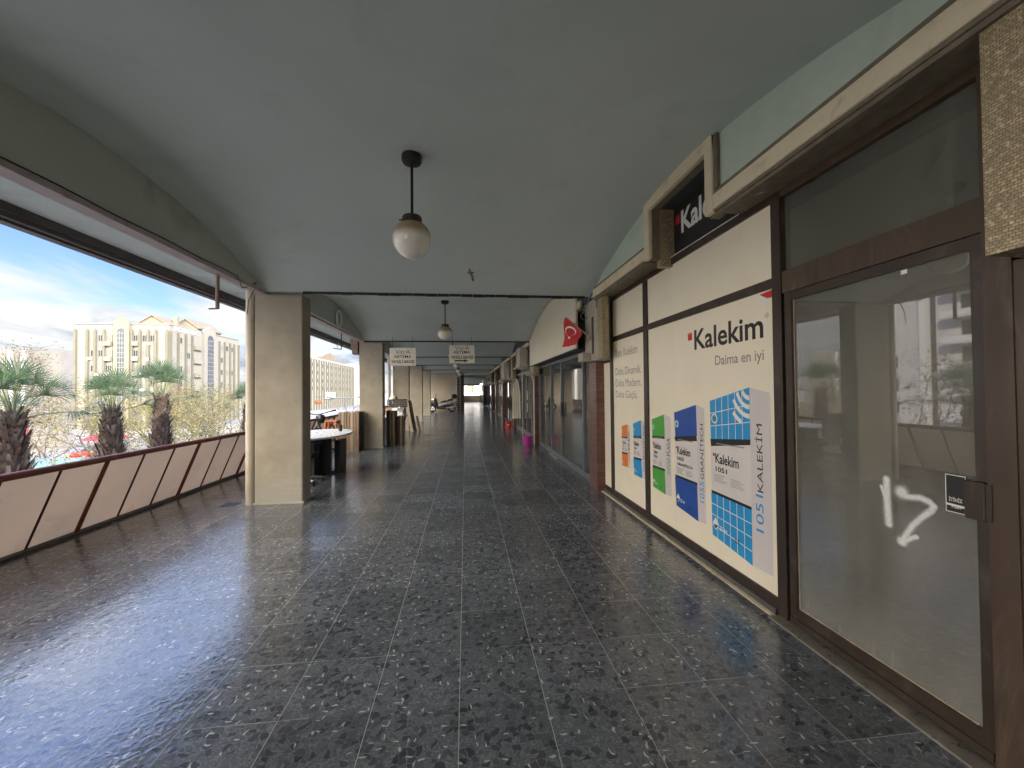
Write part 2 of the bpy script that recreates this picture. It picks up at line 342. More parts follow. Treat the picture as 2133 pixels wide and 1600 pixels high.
    M['rust']=plain('rusty_pipe',(.22,.15,.12),.7,.3,14,bmp=.2)
    # red-brown facing tiles
    m,nt,b=new_mat('red_facing_tile'); tc=nt.nodes.new('ShaderNodeTexCoord'); sp=nt.nodes.new('ShaderNodeSeparateXYZ'); nt.links.new(tc.outputs['Object'],sp.inputs[0])
    cc=nt.nodes.new('ShaderNodeCombineXYZ'); nt.links.new(math_(nt,'ADD',sp.outputs[0],sp.outputs[1]),cc.inputs[0]); nt.links.new(sp.outputs[2],cc.inputs[1])
    br=nt.nodes.new('ShaderNodeTexBrick'); nt.links.new(cc.outputs[0],br.inputs['Vector']); br.offset=0
    for k,v in (('Scale',1.),('Mortar Size',.003),('Brick Width',.2),('Row Height',.1)): br.inputs[k].default_value=v
    br.inputs['Color1'].default_value=(.155,.068,.052,1); br.inputs['Color2'].default_value=(.11,.045,.036,1); br.inputs['Mortar'].default_value=(.2,.14,.11,1)
    nt.links.new(mixrgb(nt,mrange(nt,noise(nt,tc.outputs['Object'],9,6),.5,.75),br.outputs['Color'],(.22,.12,.09)),b.inputs['Base Color']); b.inputs['Roughness'].default_value=.3; M['redtile']=m
    # glass with dirt: reflects, lets some through, dusty
    def glass(name,refl_ior,tint,dust_col,dust_lo,dust_hi,scale=1.6):
        m=bpy.data.materials.new(name); m.use_nodes=True; nt=m.node_tree; nt.nodes.clear()
        out=nt.nodes.new('ShaderNodeOutputMaterial'); co=obj_co(nt)
        tr=nt.nodes.new('ShaderNodeBsdfTransparent'); tr.inputs[0].default_value=(*tint,1)
        gl=nt.nodes.new('ShaderNodeBsdfGlossy'); gl.inputs['Roughness'].default_value=.012; gl.inputs[0].default_value=(.96,.95,.92,1)
        fr=nt.nodes.new('ShaderNodeFresnel'); fr.inputs[0].default_value=refl_ior
        mx=nt.nodes.new('ShaderNodeMixShader'); nt.links.new(fr.outputs[0],mx.inputs[0]); nt.links.new(tr.outputs[0],mx.inputs[1]); nt.links.new(gl.outputs[0],mx.inputs[2])
        df=nt.nodes.new('ShaderNodeBsdfDiffuse'); df.inputs[0].default_value=(*dust_col,1)
        sm=noise(nt,obj_co(nt,(1,.8,.35)),scale,9,.68,1.2); st=noise(nt,obj_co(nt,(1,9,.5)),1.2,5,.6)
        sp=nt.nodes.new('ShaderNodeSeparateXYZ'); nt.links.new(co,sp.inputs[0])
        low=mrange(nt,sp.outputs[2],.55,.05,0,dust_hi*.7)
        d=math_(nt,'ADD',mrange(nt,sm,.35,.75,dust_lo,dust_hi),math_(nt,'MULTIPLY',mrange(nt,st,.55,.75),dust_hi*.4)); d=math_(nt,'ADD',d,low,clamp=True)
        m2=nt.nodes.new('ShaderNodeMixShader'); nt.links.new(d,m2.inputs[0]); nt.links.new(mx.outputs[0],m2.inputs[1]); nt.links.new(df.outputs[0],m2.inputs[2]); nt.links.new(m2.outputs[0],out.inputs[0])
        return m
    M['door_glass']=glass('dusty_door_glass',2.2,(.8,.8,.76),(.44,.43,.39),.14,.28)
    M['top_glass']=glass('dim_transom_glass',1.5,(.62,.62,.58),(.40,.40,.34),.15,.24)
    M['shop_glass']=glass('shop_glass',2.1,(.6,.64,.66),(.4,.42,.42),.02,.08)
    M['far_glass']=glass('far_window_glass',1.5,(.2,.25,.28),(.3,.3,.3),.02,.05)
    # opal lamp globes, ribbed lower half; browner towards the top
    m,nt,b=new_mat('opal_globe'); tc=nt.nodes.new('ShaderNodeTexCoord'); sp=nt.nodes.new('ShaderNodeSeparateXYZ'); nt.links.new(tc.outputs['Generated'],sp.inputs[0])
    f=mrange(nt,math_(nt,'ADD',sp.outputs[2],math_(nt,'MULTIPLY',noise(nt,tc.outputs['Object'],9,4),.12)),.52,.82)
    nt.links.new(mixrgb(nt,f,(.80,.76,.68),(.40,.29,.16)),b.inputs['Base Color']); b.inputs['Roughness'].default_value=.12
    b.inputs['Subsurface Weight'].default_value=.3; b.inputs['Subsurface Radius'].default_value=(.08,.07,.05); b.inputs['Coat Weight'].default_value=.3
    M['opal']=m
    for n_,c,r in (('blue_print',(.025,.32,.66),.4),('deep_blue_print',(.022,.085,.36),.4),('green_print',(.085,.40,.06),.4),('orange_print',(.85,.22,.03),.4),('black_print',(.02,.019,.018),.45),('red_print',(.62,.03,.025),.4),('grey_print',(.30,.28,.25),.5),('lilac_print',(.70,.64,.62),.45),('bag_white',(.76,.70,.66),.45),('teal_print',(.03,.28,.42),.4),('white_print',(.86,.84,.8),.45)):
        M[n_]=plain(n_,c,r,.04,3)
    M['sign_white']=plain('sign_white',(.78,.72,.60),.5,.05,5,dirt=(.4,.33,.25),dirt_scale=6,dirt_amt=.3)
    M['spray']=plain('white_spray_paint',(.88,.87,.84),.6,.03,20)
    M['stair_glass']=plain('stair_tower_glass',(.085,.095,.105),.3,.3,.6,spec=.15)
    M['curtain']=plain('curtain_behind_glass',(.22,.21,.18),.5,.1,1,spec=.1)
    m=bpy.data.materials.new('white_overspray'); m.use_nodes=True; nt=m.node_tree; b=nt.nodes['Principled BSDF']; b.inputs['Base Color'].default_value=(.85,.84,.8,1); b.inputs['Roughness'].default_value=.7
    nt.links.new(mrange(nt,noise(nt,obj_co(nt),170,3),.4,.7,.05,.55),b.inputs['Alpha']); M['overspray']=m
    m=m.copy(); m.name='dried_dust'; M['dust_mark']=m
    for n_ in m.node_tree.nodes:
        if n_.type=='MAP_RANGE': n_.inputs[3].default_value=.03; n_.inputs[4].default_value=.20
    m,nt,b=new_mat('spray_mark'); b.inputs['Base Color'].default_value=(.88,.87,.84,1); b.inputs['Roughness'].default_value=.7
    at=nt.nodes.new('ShaderNodeAttribute'); at.attribute_name='paint_amount'; nt.links.new(math_(nt,'MULTIPLY',at.outputs['Fac'],mrange(nt,noise(nt,obj_co(nt),230,3),.25,.6,.55,1.),clamp=True),b.inputs['Alpha']); M['spray_mark']=m
    M['flag_red']=plain('red_flag_cloth',(.55,.03,.03),.75,.08,10)
    M['wood']=plain('grey_brown_boards',(.27,.18,.125),.7,.35,3,stretch=(9,9,.7),bmp=.3,bscale=20,dirt=(.12,.08,.05),dirt_scale=5,dirt_amt=.5)
    M['wood_pale']=plain('pale_board',(.42,.33,.24),.7,.25,3,stretch=(9,9,.7),bmp=.2,bscale=20)
    M['wood_red']=plain('red_brown_board',(.12,.045,.022),.5,.25,4,stretch=(9,9,.7))
    M['wood_dark']=plain('dark_board',(.05,.035,.026),.6,.3,4,stretch=(9,9,.7))
    M['card']=plain('cardboard',(.36,.24,.15),.85,.1,4)
    M['cloth']=plain('white_cloth',(.75,.75,.75),.9,.06,9,bmp=.2)
    M['laminate']=plain('white_table_top',(.74,.75,.77),.3,.05,3,stretch=(6,1,1))
    M['navy']=plain('navy_panel',(.020,.024,.036),.5,.15,3)
    M['chrome']=plain('chrome',(.6,.6,.6),.2,.1,8,metal=.9)
    M['orange']=plain('orange_plastic',(.45,.12,.03),.45,.08,5)
    M['red_bucket']=plain('red_plastic',(.62,.03,.025),.4,.08,6)
    M['magenta']=plain('magenta_plastic',(.42,.03,.25),.4,.08,6)
    M['ac_white']=plain('yellowed_casing',(.62,.57,.46),.5,.08,4,dirt=(.25,.2,.14),dirt_scale=5,dirt_amt=.5)
    M['dark_room']=plain('dim_shop_wall',(.42,.40,.35),.8,.08,1.)
    M['room_floor']=plain('shop_floor',(.12,.115,.11),.6,.15,2.)
    M['beige_strip']=plain('pale_partition_edge',(.85,.80,.68),.6,.05,3)
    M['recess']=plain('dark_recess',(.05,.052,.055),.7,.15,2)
    M['teal_cab']=plain('dark_teal_cabinet',(.012,.035,.05),.45,.1,3)
    M['roof']=plain('roof_slab',(.3,.29,.27),.9,.1,2)
    M['endwall']=plain('end_wall_render',(.44,.37,.28),.85,.1,1.5,bmp=.2)
    M['silver_paint']=plain('silver_bodywork',(.42,.43,.44),.3,.06,5,metal=.5)
    # outside
    M['ground']=plain('paving',(.33,.315,.285),.9,.15,.3,dirt=(.2,.19,.17),dirt_scale=.12,dirt_amt=.6)
    M['asphalt']=plain('asphalt',(.075,.075,.077),.85,.2,.6,bmp=.2,bscale=30)
    M['paint_white']=plain('road_paint',(.7,.7,.68),.7,.1,1)
    M['pale_yellow']=plain('pale_yellow_render',(.275,.262,.215),.85,.06,.25,dirt=(.33,.28,.17),dirt_scale=.3,dirt_amt=.4)
    M['white_render']=plain('white_render',(.34,.325,.28),.85,.05,.25,dirt=(.36,.33,.26),dirt_scale=.3,dirt_amt=.35)
    M['olive_render']=plain('olive_pilaster',(.165,.155,.108),.85,.08,.4)
    M['ochre_render']=plain('ochre_render',(.25,.222,.16),.85,.08,.4)
    M['roof_ochre']=plain('ochre_roof_tiles',(.235,.19,.13),.85,.15,.8)
    M['win']=plain('window_glazing',(.045,.055,.06),.25,.3,.4,spec=.12)
    M['win_frame']=plain('window_frame_white',(.30,.29,.26),.6,.05,2)
    M['fin_grey']=plain('grey_concrete_fin',(.27,.255,.225),.9,.1,.5)
    M['white_panel']=plain('white_cladding',(.70,.69,.66),.6,.05,.3)
    M['teal_glass']=plain('teal_curtain_glass',(.05,.25,.28),.15,.1,.5)
    M['facade_white']=plain('white_tower_render',(.80,.78,.72),.85,.04,.2)
    M['facade_grey']=plain('grey_tower_render',(.62,.60,.55),.85,.05,.2)
    M['bark']=plain('plane_bark',(.125,.108,.088),.9,.35,5,stretch=(1,1,.4),bmp=.3,bscale=12)
    M['palm_boot']=plain('palm_leaf_bases',(.062,.040,.029),.9,.45,8)
    M['palm_boot_pale']=plain('pale_palm_leaf_bases',(.12,.10,.085),.9,.3,8)
    def leafmat(name,cols,tr=.35):
        m,nt,b=new_mat(name); g=nt.nodes.new('ShaderNodeNewGeometry'); c=ramp(nt,g.outputs['Random Per Island'],[(i/(len(cols)-1),q) for i,q in enumerate(cols)])
        nt.links.new(c,b.inputs['Base Color']); b.inputs['Roughness'].default_value=.55
        t=nt.nodes.new('ShaderNodeBsdfTranslucent'); nt.links.new(c,t.inputs[0]); mx=nt.nodes.new('ShaderNodeMixShader'); mx.inputs[0].default_value=tr
        out=nt.nodes['Material Output']; nt.links.new(b.outputs[0],mx.inputs[1]); nt.links.new(t.outputs[0],mx.inputs[2]); nt.links.new(mx.outputs[0],out.inputs[0]); return m
    M['leaf_autumn']=leafmat('plane_leaves',[(.06,.035,.02),(.13,.07,.03),(.20,.14,.04),(.24,.19,.05),(.13,.14,.04)])
    M['leaf_yellow']=leafmat('yellow_green_leaves',[(.07,.08,.025),(.17,.18,.05),(.28,.25,.06),(.36,.26,.06)])
    M['palm_leaf']=leafmat('palm_blades',[(.025,.06,.026),(.042,.088,.04),(.07,.115,.06),(.11,.14,.08)],.2)
    M['stalk']=plain('palm_stalk',(.16,.19,.09),.6,.2,6)
    for n_,c in (('car_white',(.7,.7,.69)),('car_red',(.5,.03,.02)),('car_grey',(.2,.2,.21)),('car_blue',(.05,.09,.2)),('awning_red',(.6,.04,.03)),('hoarding',(.20,.36,.38)),('truck_white',(.78,.78,.77))):
        M[n_]=plain(n_,c,.35,.05,2)
mats()
# ================================================================ the arcade
LY=[-9.45,-4.35,.75,5.85,11.3,16.4,21.4,26.2,31.0]     # lines of the columns along the walkway
SPR,RISE=2.88,.51
XL,XR=-2.7,1.85            # faces of the spandrel walls on both sides
def vz(y,i):
    a,b=LY[i],LY[i+1]; t=(y-(a+b)/2)/((b-a)/2); return SPR+RISE*(1-t*t)
mb=MB(); mb.box(-4.3,8.,-9.5,62,-.35,0.); tag(mb.build('floor',M['terrazzo']),kind='structure')
mb=MB()
for i in range(len(LY)-1):
    a,b=LY[i],LY[i+1]; n=28; ys=[a+(b-a)*k/n for k in range(n+1)]
    for k in range(n):
        z0,z1=vz(ys[k],i),vz(ys[k+1],i)
        mb.add([(XL-.05,ys[k],z0),(XL-.05,ys[k+1],z1),(XR+.03,ys[k+1],z1),(XR+.03,ys[k],z0)],[(0,1,2,3)])
ceil=mb.build('ceiling',M['ceiling'],smooth=30); tag(ceil,kind='structure')
mb=MB(); mb.box(-4.42,9,-9.6,62,3.62,4.0); tag(mb.build('roof_slab',M['roof']),kind='structure')
mb=MB(); mb.box(-4.3,XL-.1,-9.5,31,3.30,3.36); tag(mb.build('eaves_ceiling',M['soffit']),kind='structure')
# gutter along the roof edge
g=thing('roof_gutter','long dark metal gutter edge along the open side under the roof','gutter',(-4.3,-9.5,3.14))
mb=MB(); mb.box(-4.30,-4.22,-9.5,31,3.215,3.32); mb.build('gutter_channel',M['fascia_dark'],g)
mb=MB(); mb.box(-4.36,-4.24,-9.5,31,3.165,3.215); mb.box(-4.40,-4.30,-9.5,31,3.14,3.165); mb.box(-4.42,-4.36,-9.5,31,3.165,3.62); mb.build('gutter_lip',M['fascia_dark'],g)
# left spandrel walls (arched infill above a thin beam)
SPL={2:'grey green arched spandrel wall above the near open side, cable along its foot',3:'grey green arched spandrel wall carrying the round white ring',4:'arched spandrel wall above the covered table and black crate',5:'arched spandrel wall above the leaning dark boards',6:'arched spandrel wall beyond the fourth column',7:'arched spandrel wall next to the parked scooter'}
for i in range(len(LY)-1):
    a,b=LY[i],LY[i+1]; n=28; ys=[a+(b-a)*k/n for k in range(n+1)]
    t=thing('spandrel_wall',SPL.get(i,'arched spandrel wall of the walkway behind the camera'),'spandrel wall',(XL,(a+b)/2,2.84),'arched spandrel walls along the open side')
    mb=MB(); mb.prism([(XL,y,vz(y,i)+.01) for y in ys]+[(XL,b,2.88),(XL,a,2.88)],(-.1,0,0)); mb.build('infill',M['spandrel'],t)
    mb=MB(); mb.box(XL-.12,XL+.012,a+.001,b-.001,2.845,2.889); mb.build('beam',M['beam_pink'],t)
# thin dark joints in the ceiling between the vaults
for i,lab in ((3,'dark cable channel along the first ceiling joint, from column to shopfront'),(4,'dark ceiling joint strip just in front of the hanging service signs'),(5,'dark ceiling joint strip behind the hanging service signs'),(6,'dark ceiling joint strip, third from the hanging signs'),(7,'dark ceiling joint strip nearest the scooter')):
    mb=MB(); y=LY[i]
    if i==3:
        for k in range(24):
            x=-2.2+k*.165; mb.box(x,x+.16,y-.02,y+.02,2.853+.004*math.sin(k*1.7),2.886)
    else: mb.box(XL,XR,y-.02,y+.02,2.855,2.886)
    tag(mb.build('ceiling_joint_strip',M['blackmetal'],org=(0,y,2.86)),lab,'ceiling strip','dark strips on the ceiling joints')
# columns on the open side
CL=['nearest rough beige column, with a round downpipe at its outer edge','second beige column, between the row of upright boards and the red brown panels','third beige column, behind the black crate and leaning dark boards','fourth beige column, next beyond the leaning dark boards','fifth and narrowest looking beige column, in front of the scooter']
for k,i in enumerate((3,4,5,6,7)):
    y=LY[i]
    t=thing('column',CL[k],'column',(-2.53,y,0),'beige columns along the open side')
    mb=MB(); mb.box(-2.84,-2.22,y+.03,y+.33,.0,2.86,bev=.014); mb.build('shaft',M['column'],t,smooth=40)
    mb=MB(); mb.box(-2.855,-2.205,y+.018,y+.345,.0,.022); mb.build('base_line',M['concrete'],t)
for i in (1,2):
    y=LY[i]; t=thing('column','beige column behind the camera','column',(-2.53,y,0),'beige columns along the open side')
    mb=MB(); mb.box(-2.84,-2.22,y+.03,y+.33,.0,2.86,bev=.014); mb.build('shaft',M['column'],t)
PL=['round beige downpipe beside the nearest column','pale round downpipe behind the covered round table']
for (x,y,l) in ((-2.91,5.93,PL[0]),(-2.94,16.2,PL[1])):
    p=thing('downpipe',l,'downpipe',(x,y,0)); mb=MB(); mb.tube([(x,y,0),(x,y,3.29)],.062,20); mb.build('pipe',M['pvc'],p,smooth=40)
    
    for za,zb in ((1.02,1.10),(2.6,2.64)):
        mb=MB(); mb.tube([(x,y,za),(x,y,zb)],.067,20); mb.build('socket',M['pvc'],p,smooth=40)
# dark block at the head of the second column
mb=MB(); mb.prism([(-3.06,11.28,2.93),(-2.86,11.28,2.93),(-2.86,11.28,2.52),(-3.0,11.28,2.52)],(0,.25,0)); tag(mb.build('roller_shutter_box',M['rust'],org=(-2.95,11.4,2.52)),'brown box fixed high on the outer side of the second column','box')
# parapet, leaning inwards, with bars and a handrail
pa=thing('parapet','beige leaning parapet with brick red handrail and slanted bars','parapet',(-4.2,0,0))
y0,y1=-9.4,30.9
mb=MB(); mb.prism([(-4.222,y0,.0),(-4.236,y0,.0),(-3.906,y0,.80),(-3.892,y0,.80)],(0,y1-y0,0)); mb.build('panel',M['parapet'],pa)
mb=MB(); mb.box(-4.235,-4.13,y0,y1,.0,.028); mb.build('kerb',M['kerb_dark'],pa)
mb=MB(); mb.tube([(-3.86,y0,.81),(-3.86,y1,.81)],.034,16); mb.build('handrail',M['red_rail'],pa,smooth=50)
k=0; y=4.402-.515*22
while y<30.5:
    th=(round((y-4.93)/.515)%3==0); r=.021 if th else .0105
    mb=MB(); mb.tube([(-4.175,y,.02),(-3.865,y,.79)],r,10); mb.build('bar',M['red_rail' if th else 'dark_bar'],pa,smooth=50); y+=.515
# end wall of the wide part, corridor beyond
mb=MB(); mb.box(-4.3,-.72,31,31.2,0,3.6); tag(mb.build('end_wall',M['endwall']),'plain brown beige end wall behind the parked scooter','wall')
mb=MB(); mb.box(-.36,-.12,31.0,31.25,0,2.9); tag(mb.build('corridor_pillar',M['wood_dark'],org=(-.25,31.1,0)),'dark narrow pillar at the mouth of the far corridor','pillar')
mb=MB(); mb.box(-.72,-.36,31.3,31.4,0,2.9); mb.box(-.4,-.3,31.25,35,0,2.9); mb.box(-.4,-.3,35,61,0,.88); tag(mb.build('corridor_wall',M['endwall']),'beige left side of the far corridor, low beyond its solid start','wall')
for y in (40,45,50,55,60.5):
    mb=MB(); mb.box(-.45,-.25,y,y+.3,.88,2.72); tag(mb.build('corridor_post',M['endwall'],org=(-.35,y,.9)),'post on the low left wall of the far corridor','post','posts along the far corridor')
mb=MB(); mb.box(-.5,8,31.0,61.5,2.72,3.2); tag(mb.build('corridor_ceiling',M['ceiling']),kind='structure')
for y in (36,41,46,51,56):
    mb=MB(); mb.box(-.3,2.2,y,y+.25,2.55,2.72); tag(mb.build('ceiling_beam',M['ceiling'],org=(1,y,2.6)),'beam across the far corridor ceiling','ceiling beam','beams across the far corridor')
t=thing('far_window','bright glazed end of the far corridor above a low wall','window',(.8,61,0))
mb=MB(); mb.box(-.3,2.1,61,61.2,0,.88); mb.build('low_wall',M['endwall'],t)
mb=MB(); mb.box(-.3,2.1,61,61.2,2.35,2.75)
for x in (-.28,.32,1.0): mb.box(x-.03,x+.03,61.02,61.1,.88,2.35)
mb.build('frame',M['grey_alu'],t)
# wall behind the camera
mb=MB(); mb.box(-4.3,8,-9.8,-9.5,0,3.6); tag(mb.build('rear_wall',M['endwall']),'beige wall closing the walkway behind the camera','wall')
# ---------------------------------------------------------------- shop side: back rooms
mb=MB(); mb.box(7.4,7.6,-9.5,61,0,3.6)
for y in LY[:8]: mb.box(2.5,7.4,y+.05,y+.2,0.,3.6)
mb.box(2.12,7.4,-9.5,61,2.86,2.9)
for y in LY[:9]: mb.box(2.12,2.5,y-.02,y+.3,0,3.6)
sr=mb.build('shop_rooms',M['dark_room']); tag(sr,kind='structure')
mb=MB(); mb.box(2.12,7.4,-9.4,61,.004,.008); tag(mb.build('shop_floor',M['room_floor']),kind='structure')
mb=MB(); mb.box(2.14,9,-9.5,62,2.95,3.62); tag(mb.build('upper_wall',M['recess']),kind='structure')
GX=2.06
# tympanum walls above the shopfronts (mint), cornice, mosaic
TY={2:'mint green arched wall band above the white shop panels',4:'dark arched wall band behind the first air conditioner'}
def tymp(i,holes,mat,lab):
    a,b=LY[i],LY[i+1]; t=thing('tympanum_wall',lab,'wall',(XR,(a+b)/2,2.9),'arched wall bands above the shopfronts')
    mb=MB(); segs=[a]+[q for h in holes for q in h]+[b]
    for s in range(0,len(segs),2):
        p,q=segs[s],segs[s+1]; n=max(2,int((q-p)/.15)); ys=[p+(q-p)*k/n for k in range(n+1)]
        mb.prism([(XR,y,vz(y,i)+.012) for y in ys]+[(XR,q,2.86),(XR,p,2.86)],(.1,0,0))
    mb.build('infill',mat,t); return t
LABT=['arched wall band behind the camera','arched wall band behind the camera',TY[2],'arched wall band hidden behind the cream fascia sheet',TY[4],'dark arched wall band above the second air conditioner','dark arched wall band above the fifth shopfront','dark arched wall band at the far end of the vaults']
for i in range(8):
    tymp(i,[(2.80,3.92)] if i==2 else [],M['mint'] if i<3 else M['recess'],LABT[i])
def trim_run(t,ya,yb):
    mb=MB(); mb.box(XR-.045,XR-.002,ya,yb,2.815,2.925,bev=.006); mb.build('moulding',M['cream_trim'],t,smooth=40)
    mb=MB(); mb.box(XR-.020,XR-.001,ya,yb,2.9252,2.965); mb.box(XR-.032,XR+.02,ya,yb,2.795,2.8148); mb.box(XR-.02,XR+.02,ya,yb,2.772,2.7948); mb.build('edge_strip',M['trim_edge'],t)
    mb=MB(); mb.box(XR+.021,GX+.05,ya,yb,2.79,2.86); mb.build('shaded_mosaic_soffit',M['trim_edge'],t)  # mosaic soffit in the darker trim colour, which paints in its shade
c=thing('cornice','cream moulding above the near shopfront, rising as a frame around the black sign','cornice',(XR,3.3,2.8))
trim_run(c,.3,2.78); trim_run(c,3.942,5.62)
mb=MB()
mb.box(XR-.045,XR-.002,3.83,3.9395,2.80,3.375,bev=.006); mb.box(XR-.045,XR-.002,2.782,2.88,2.80,3.375,bev=.006); mb.box(XR-.047,XR-.001,2.782,3.9395,3.28,3.395,bev=.006)
mb.build('portal_frame',M['cream_trim'],c,smooth=40)
mb=MB(); mb.box(XR,XR+.075,3.83,3.905,2.79,3.36); mb.box(XR,XR+.075,2.8,2.88,2.79,3.36); mb.box(XR,XR+.075,2.8,3.9,3.285,3.36); mb.box(XR-.03,XR-.004,2.745,2.7815,2.966,3.37); mb.build('portal_edge',M['trim_edge'],c)
mb=MB(); mb.box(XR+.076,GX+.03,3.83,3.90,2.72,3.4); mb.box(XR+.076,GX+.03,2.8,2.87,2.86,3.4); mb.build('portal_reveal',M['mosaic'],c)
mb=MB(); mb.box(XR+.076,GX+.03,2.87,3.83,3.29,3.4); mb.build('portal_head',M['recess'],c)
for ya,yb,l in ((-4.2,.29,0),(6.3,11.2,1),(11.6,16.3,2),(16.6,21.2,3),(21.6,26.,4),(26.4,30.9,5),(31.5,60.5,6)):
    c2=thing('cornice',['cream moulding behind the camera','cornice hidden behind the cream fascia sheet','cornice moulding above the shopfront with the first air conditioner','cornice moulding above the shopfront with the second air conditioner','cornice moulding above the fifth shopfront','cornice moulding above the sixth shopfront','long moulding above the shopfronts of the far corridor'][l],'cornice',(XR,ya,2.8)); 
    if l==6:
        mb=MB(); mb.box(XR-.04,XR,ya,yb,2.6,2.71); mb.build('moulding',M['cream_trim'],c2)
    else: trim_run(c2,ya,yb)
# hanging mosaic boxes and tiled pilasters at each column line
PILL={3:'red brown tiled pilaster under a mosaic and concrete block, beside the white panels',4:'red brown tiled pilaster beside the magenta bucket',5:'dark pilaster beside the red bucket',6:'dark pilaster between the fourth and fifth shopfronts',7:'dark pilaster farthest down the vaulted walkway',2:'mosaic clad block at the near edge, above the next shop door'}
for i in range(1,9):
    y=LY[i]; l=PILL.get(i,'tiled pilaster behind the camera' if i<2 else 'pilaster where the far corridor starts')
    t=thing('pilaster',l,'pilaster',(1.98,y,0),'pilasters between the shopfronts')
    mb=MB()
    if i==2: mb.box(XR-.0,GX-.001,.72,1.25,1.965,2.789)
    elif i<=3: mb.box(XR,GX-.115,y-.49,y-.31,1.95,2.789)
    else: mb.box(XR,GX-.06,y-.30,y-.05,1.95,2.789)
    if len(mb.v): mb.build('mosaic_block',M['mosaic'],t)
    if i>2:
        mb=MB(); s=-.3 if i==3 else -.05
        mb.box(XR+.004,GX+.06,y+s,y+.32,1.93,2.83,bev=.006); mb.box(XR-.13,XR+.003,y+.03,y+.26,1.93,2.05,bev=.006); mb.build('concrete_block',M['concrete'],t)
        if i==3:
            mb=MB(); mb.box(XR-.004,XR+.003,y-.10,y-.03,2.03,2.57); mb.build('cable_slot',M['wood_dark'],t)
            mb=MB(); mb.tube([(1.80,5.62,2.88),(1.80,6.1,2.70),(1.83,6.2,2.70)],.012,8); mb.torus((1.79,6.0,2.62),.05,.006,'y',16,6); mb.tube([(1.84,5.55,2.80),(1.835,5.56,2.66)],.008,6); mb.build('cable',M['grey_alu'],t)
        mb=MB(); mb.box(1.93,GX+.05,y+.05,y+.40,0,1.931,bev=.004); mb.build('tiled_shaft',M['redtile'],t)
# ---------------------------------------------------------------- near shopfront with white panels
PX=GX-.004     # face of the white boards
S=thing('shopfront','brown framed shopfront closed with white printed panels and a glazed door','shopfront',(GX,3.9,0))
FX0,FX1=GX-.022,GX+.05
mb=MB()
mb.box(FX0,FX1,2.42,5.535,2.742,2.815)       # head
mb.box(FX0+.003,FX1,2.503,4.395,2.172,2.238); mb.box(FX0+.003,FX1,4.502,5.512,2.172,2.238)
mb.box(FX0+.003,FX1,2.503,4.395,.045,.113); mb.box(FX0+.003,FX1,4.502,5.505,.045,.113); mb.box(FX0+.003,FX1,5.602,5.93,.045,.105)
mb.box(FX0-.003,FX1,2.422,2.5,.0,2.741); mb.box(FX0,FX1,4.398,4.498,.04,2.741); mb.box(FX0,FX1,5.508,5.6,.04,2.741)
mb.box(FX0,FX1,5.602,6.0,1.895,1.93)
mb.build('frame',M['brown_alu'],S)
mb=MB(); mb.box(FX0-.015,FX1,2.51,5.9,.0,.044); mb.build('plinth',M['kerb_dark'],S)
mb=MB(); mb.box(FX0-.05,FX0-.016,1.15,5.9,.0005,.006); mb.build('floor_bead',M['cream_trim'],S)
pan={}
for n_,(a,b,z0,z1) in dict(big=(2.5,4.4,.112,2.173),two=(4.497,5.51,.112,2.173),narrow=(5.6,5.94,.1,1.897),up1=(2.5,4.4,2.237,2.744),up2=(4.497,5.51,2.237,2.744)).items():
    mb=MB(); mb.box(PX,PX+.02,a,b,z0,z1); pan[n_]=mb.build('panel',M['board_white'],S)
pan['big']['label']='large white panel printed with product sacks'; pan['two']['label']='tall white panel with slogan and two small sacks'
W=lambda d: (lambda a,b: (PX-d,a,b))        # a = y, b = z on the wall, d = stand-off
def crown(mb,f,a0,a1,b0,b1,mi):               # castle mark: block with three merlons
    w=a1-a0; h=b1-b0
    pts=[(0,0),(1,0),(1,1),(.8,1),(.8,.82),(.64,.82),(.64,1),(.38,1),(.38,.82),(.2,.82),(.2,1),(0,1)]
    mb.poly([f(a0+w*x,b0+h*y) for x,y in pts],mi)
PM=[M[k] for k in ('black_print','red_print','grey_print','blue_print','deep_blue_print','green_print','orange_print','bag_white','lilac_print','white_print','teal_print')]
BLK,RED,GRY,BLU,DBL,GRN,ORG_,BAG,LIL,WHT,TEAL=range(11)
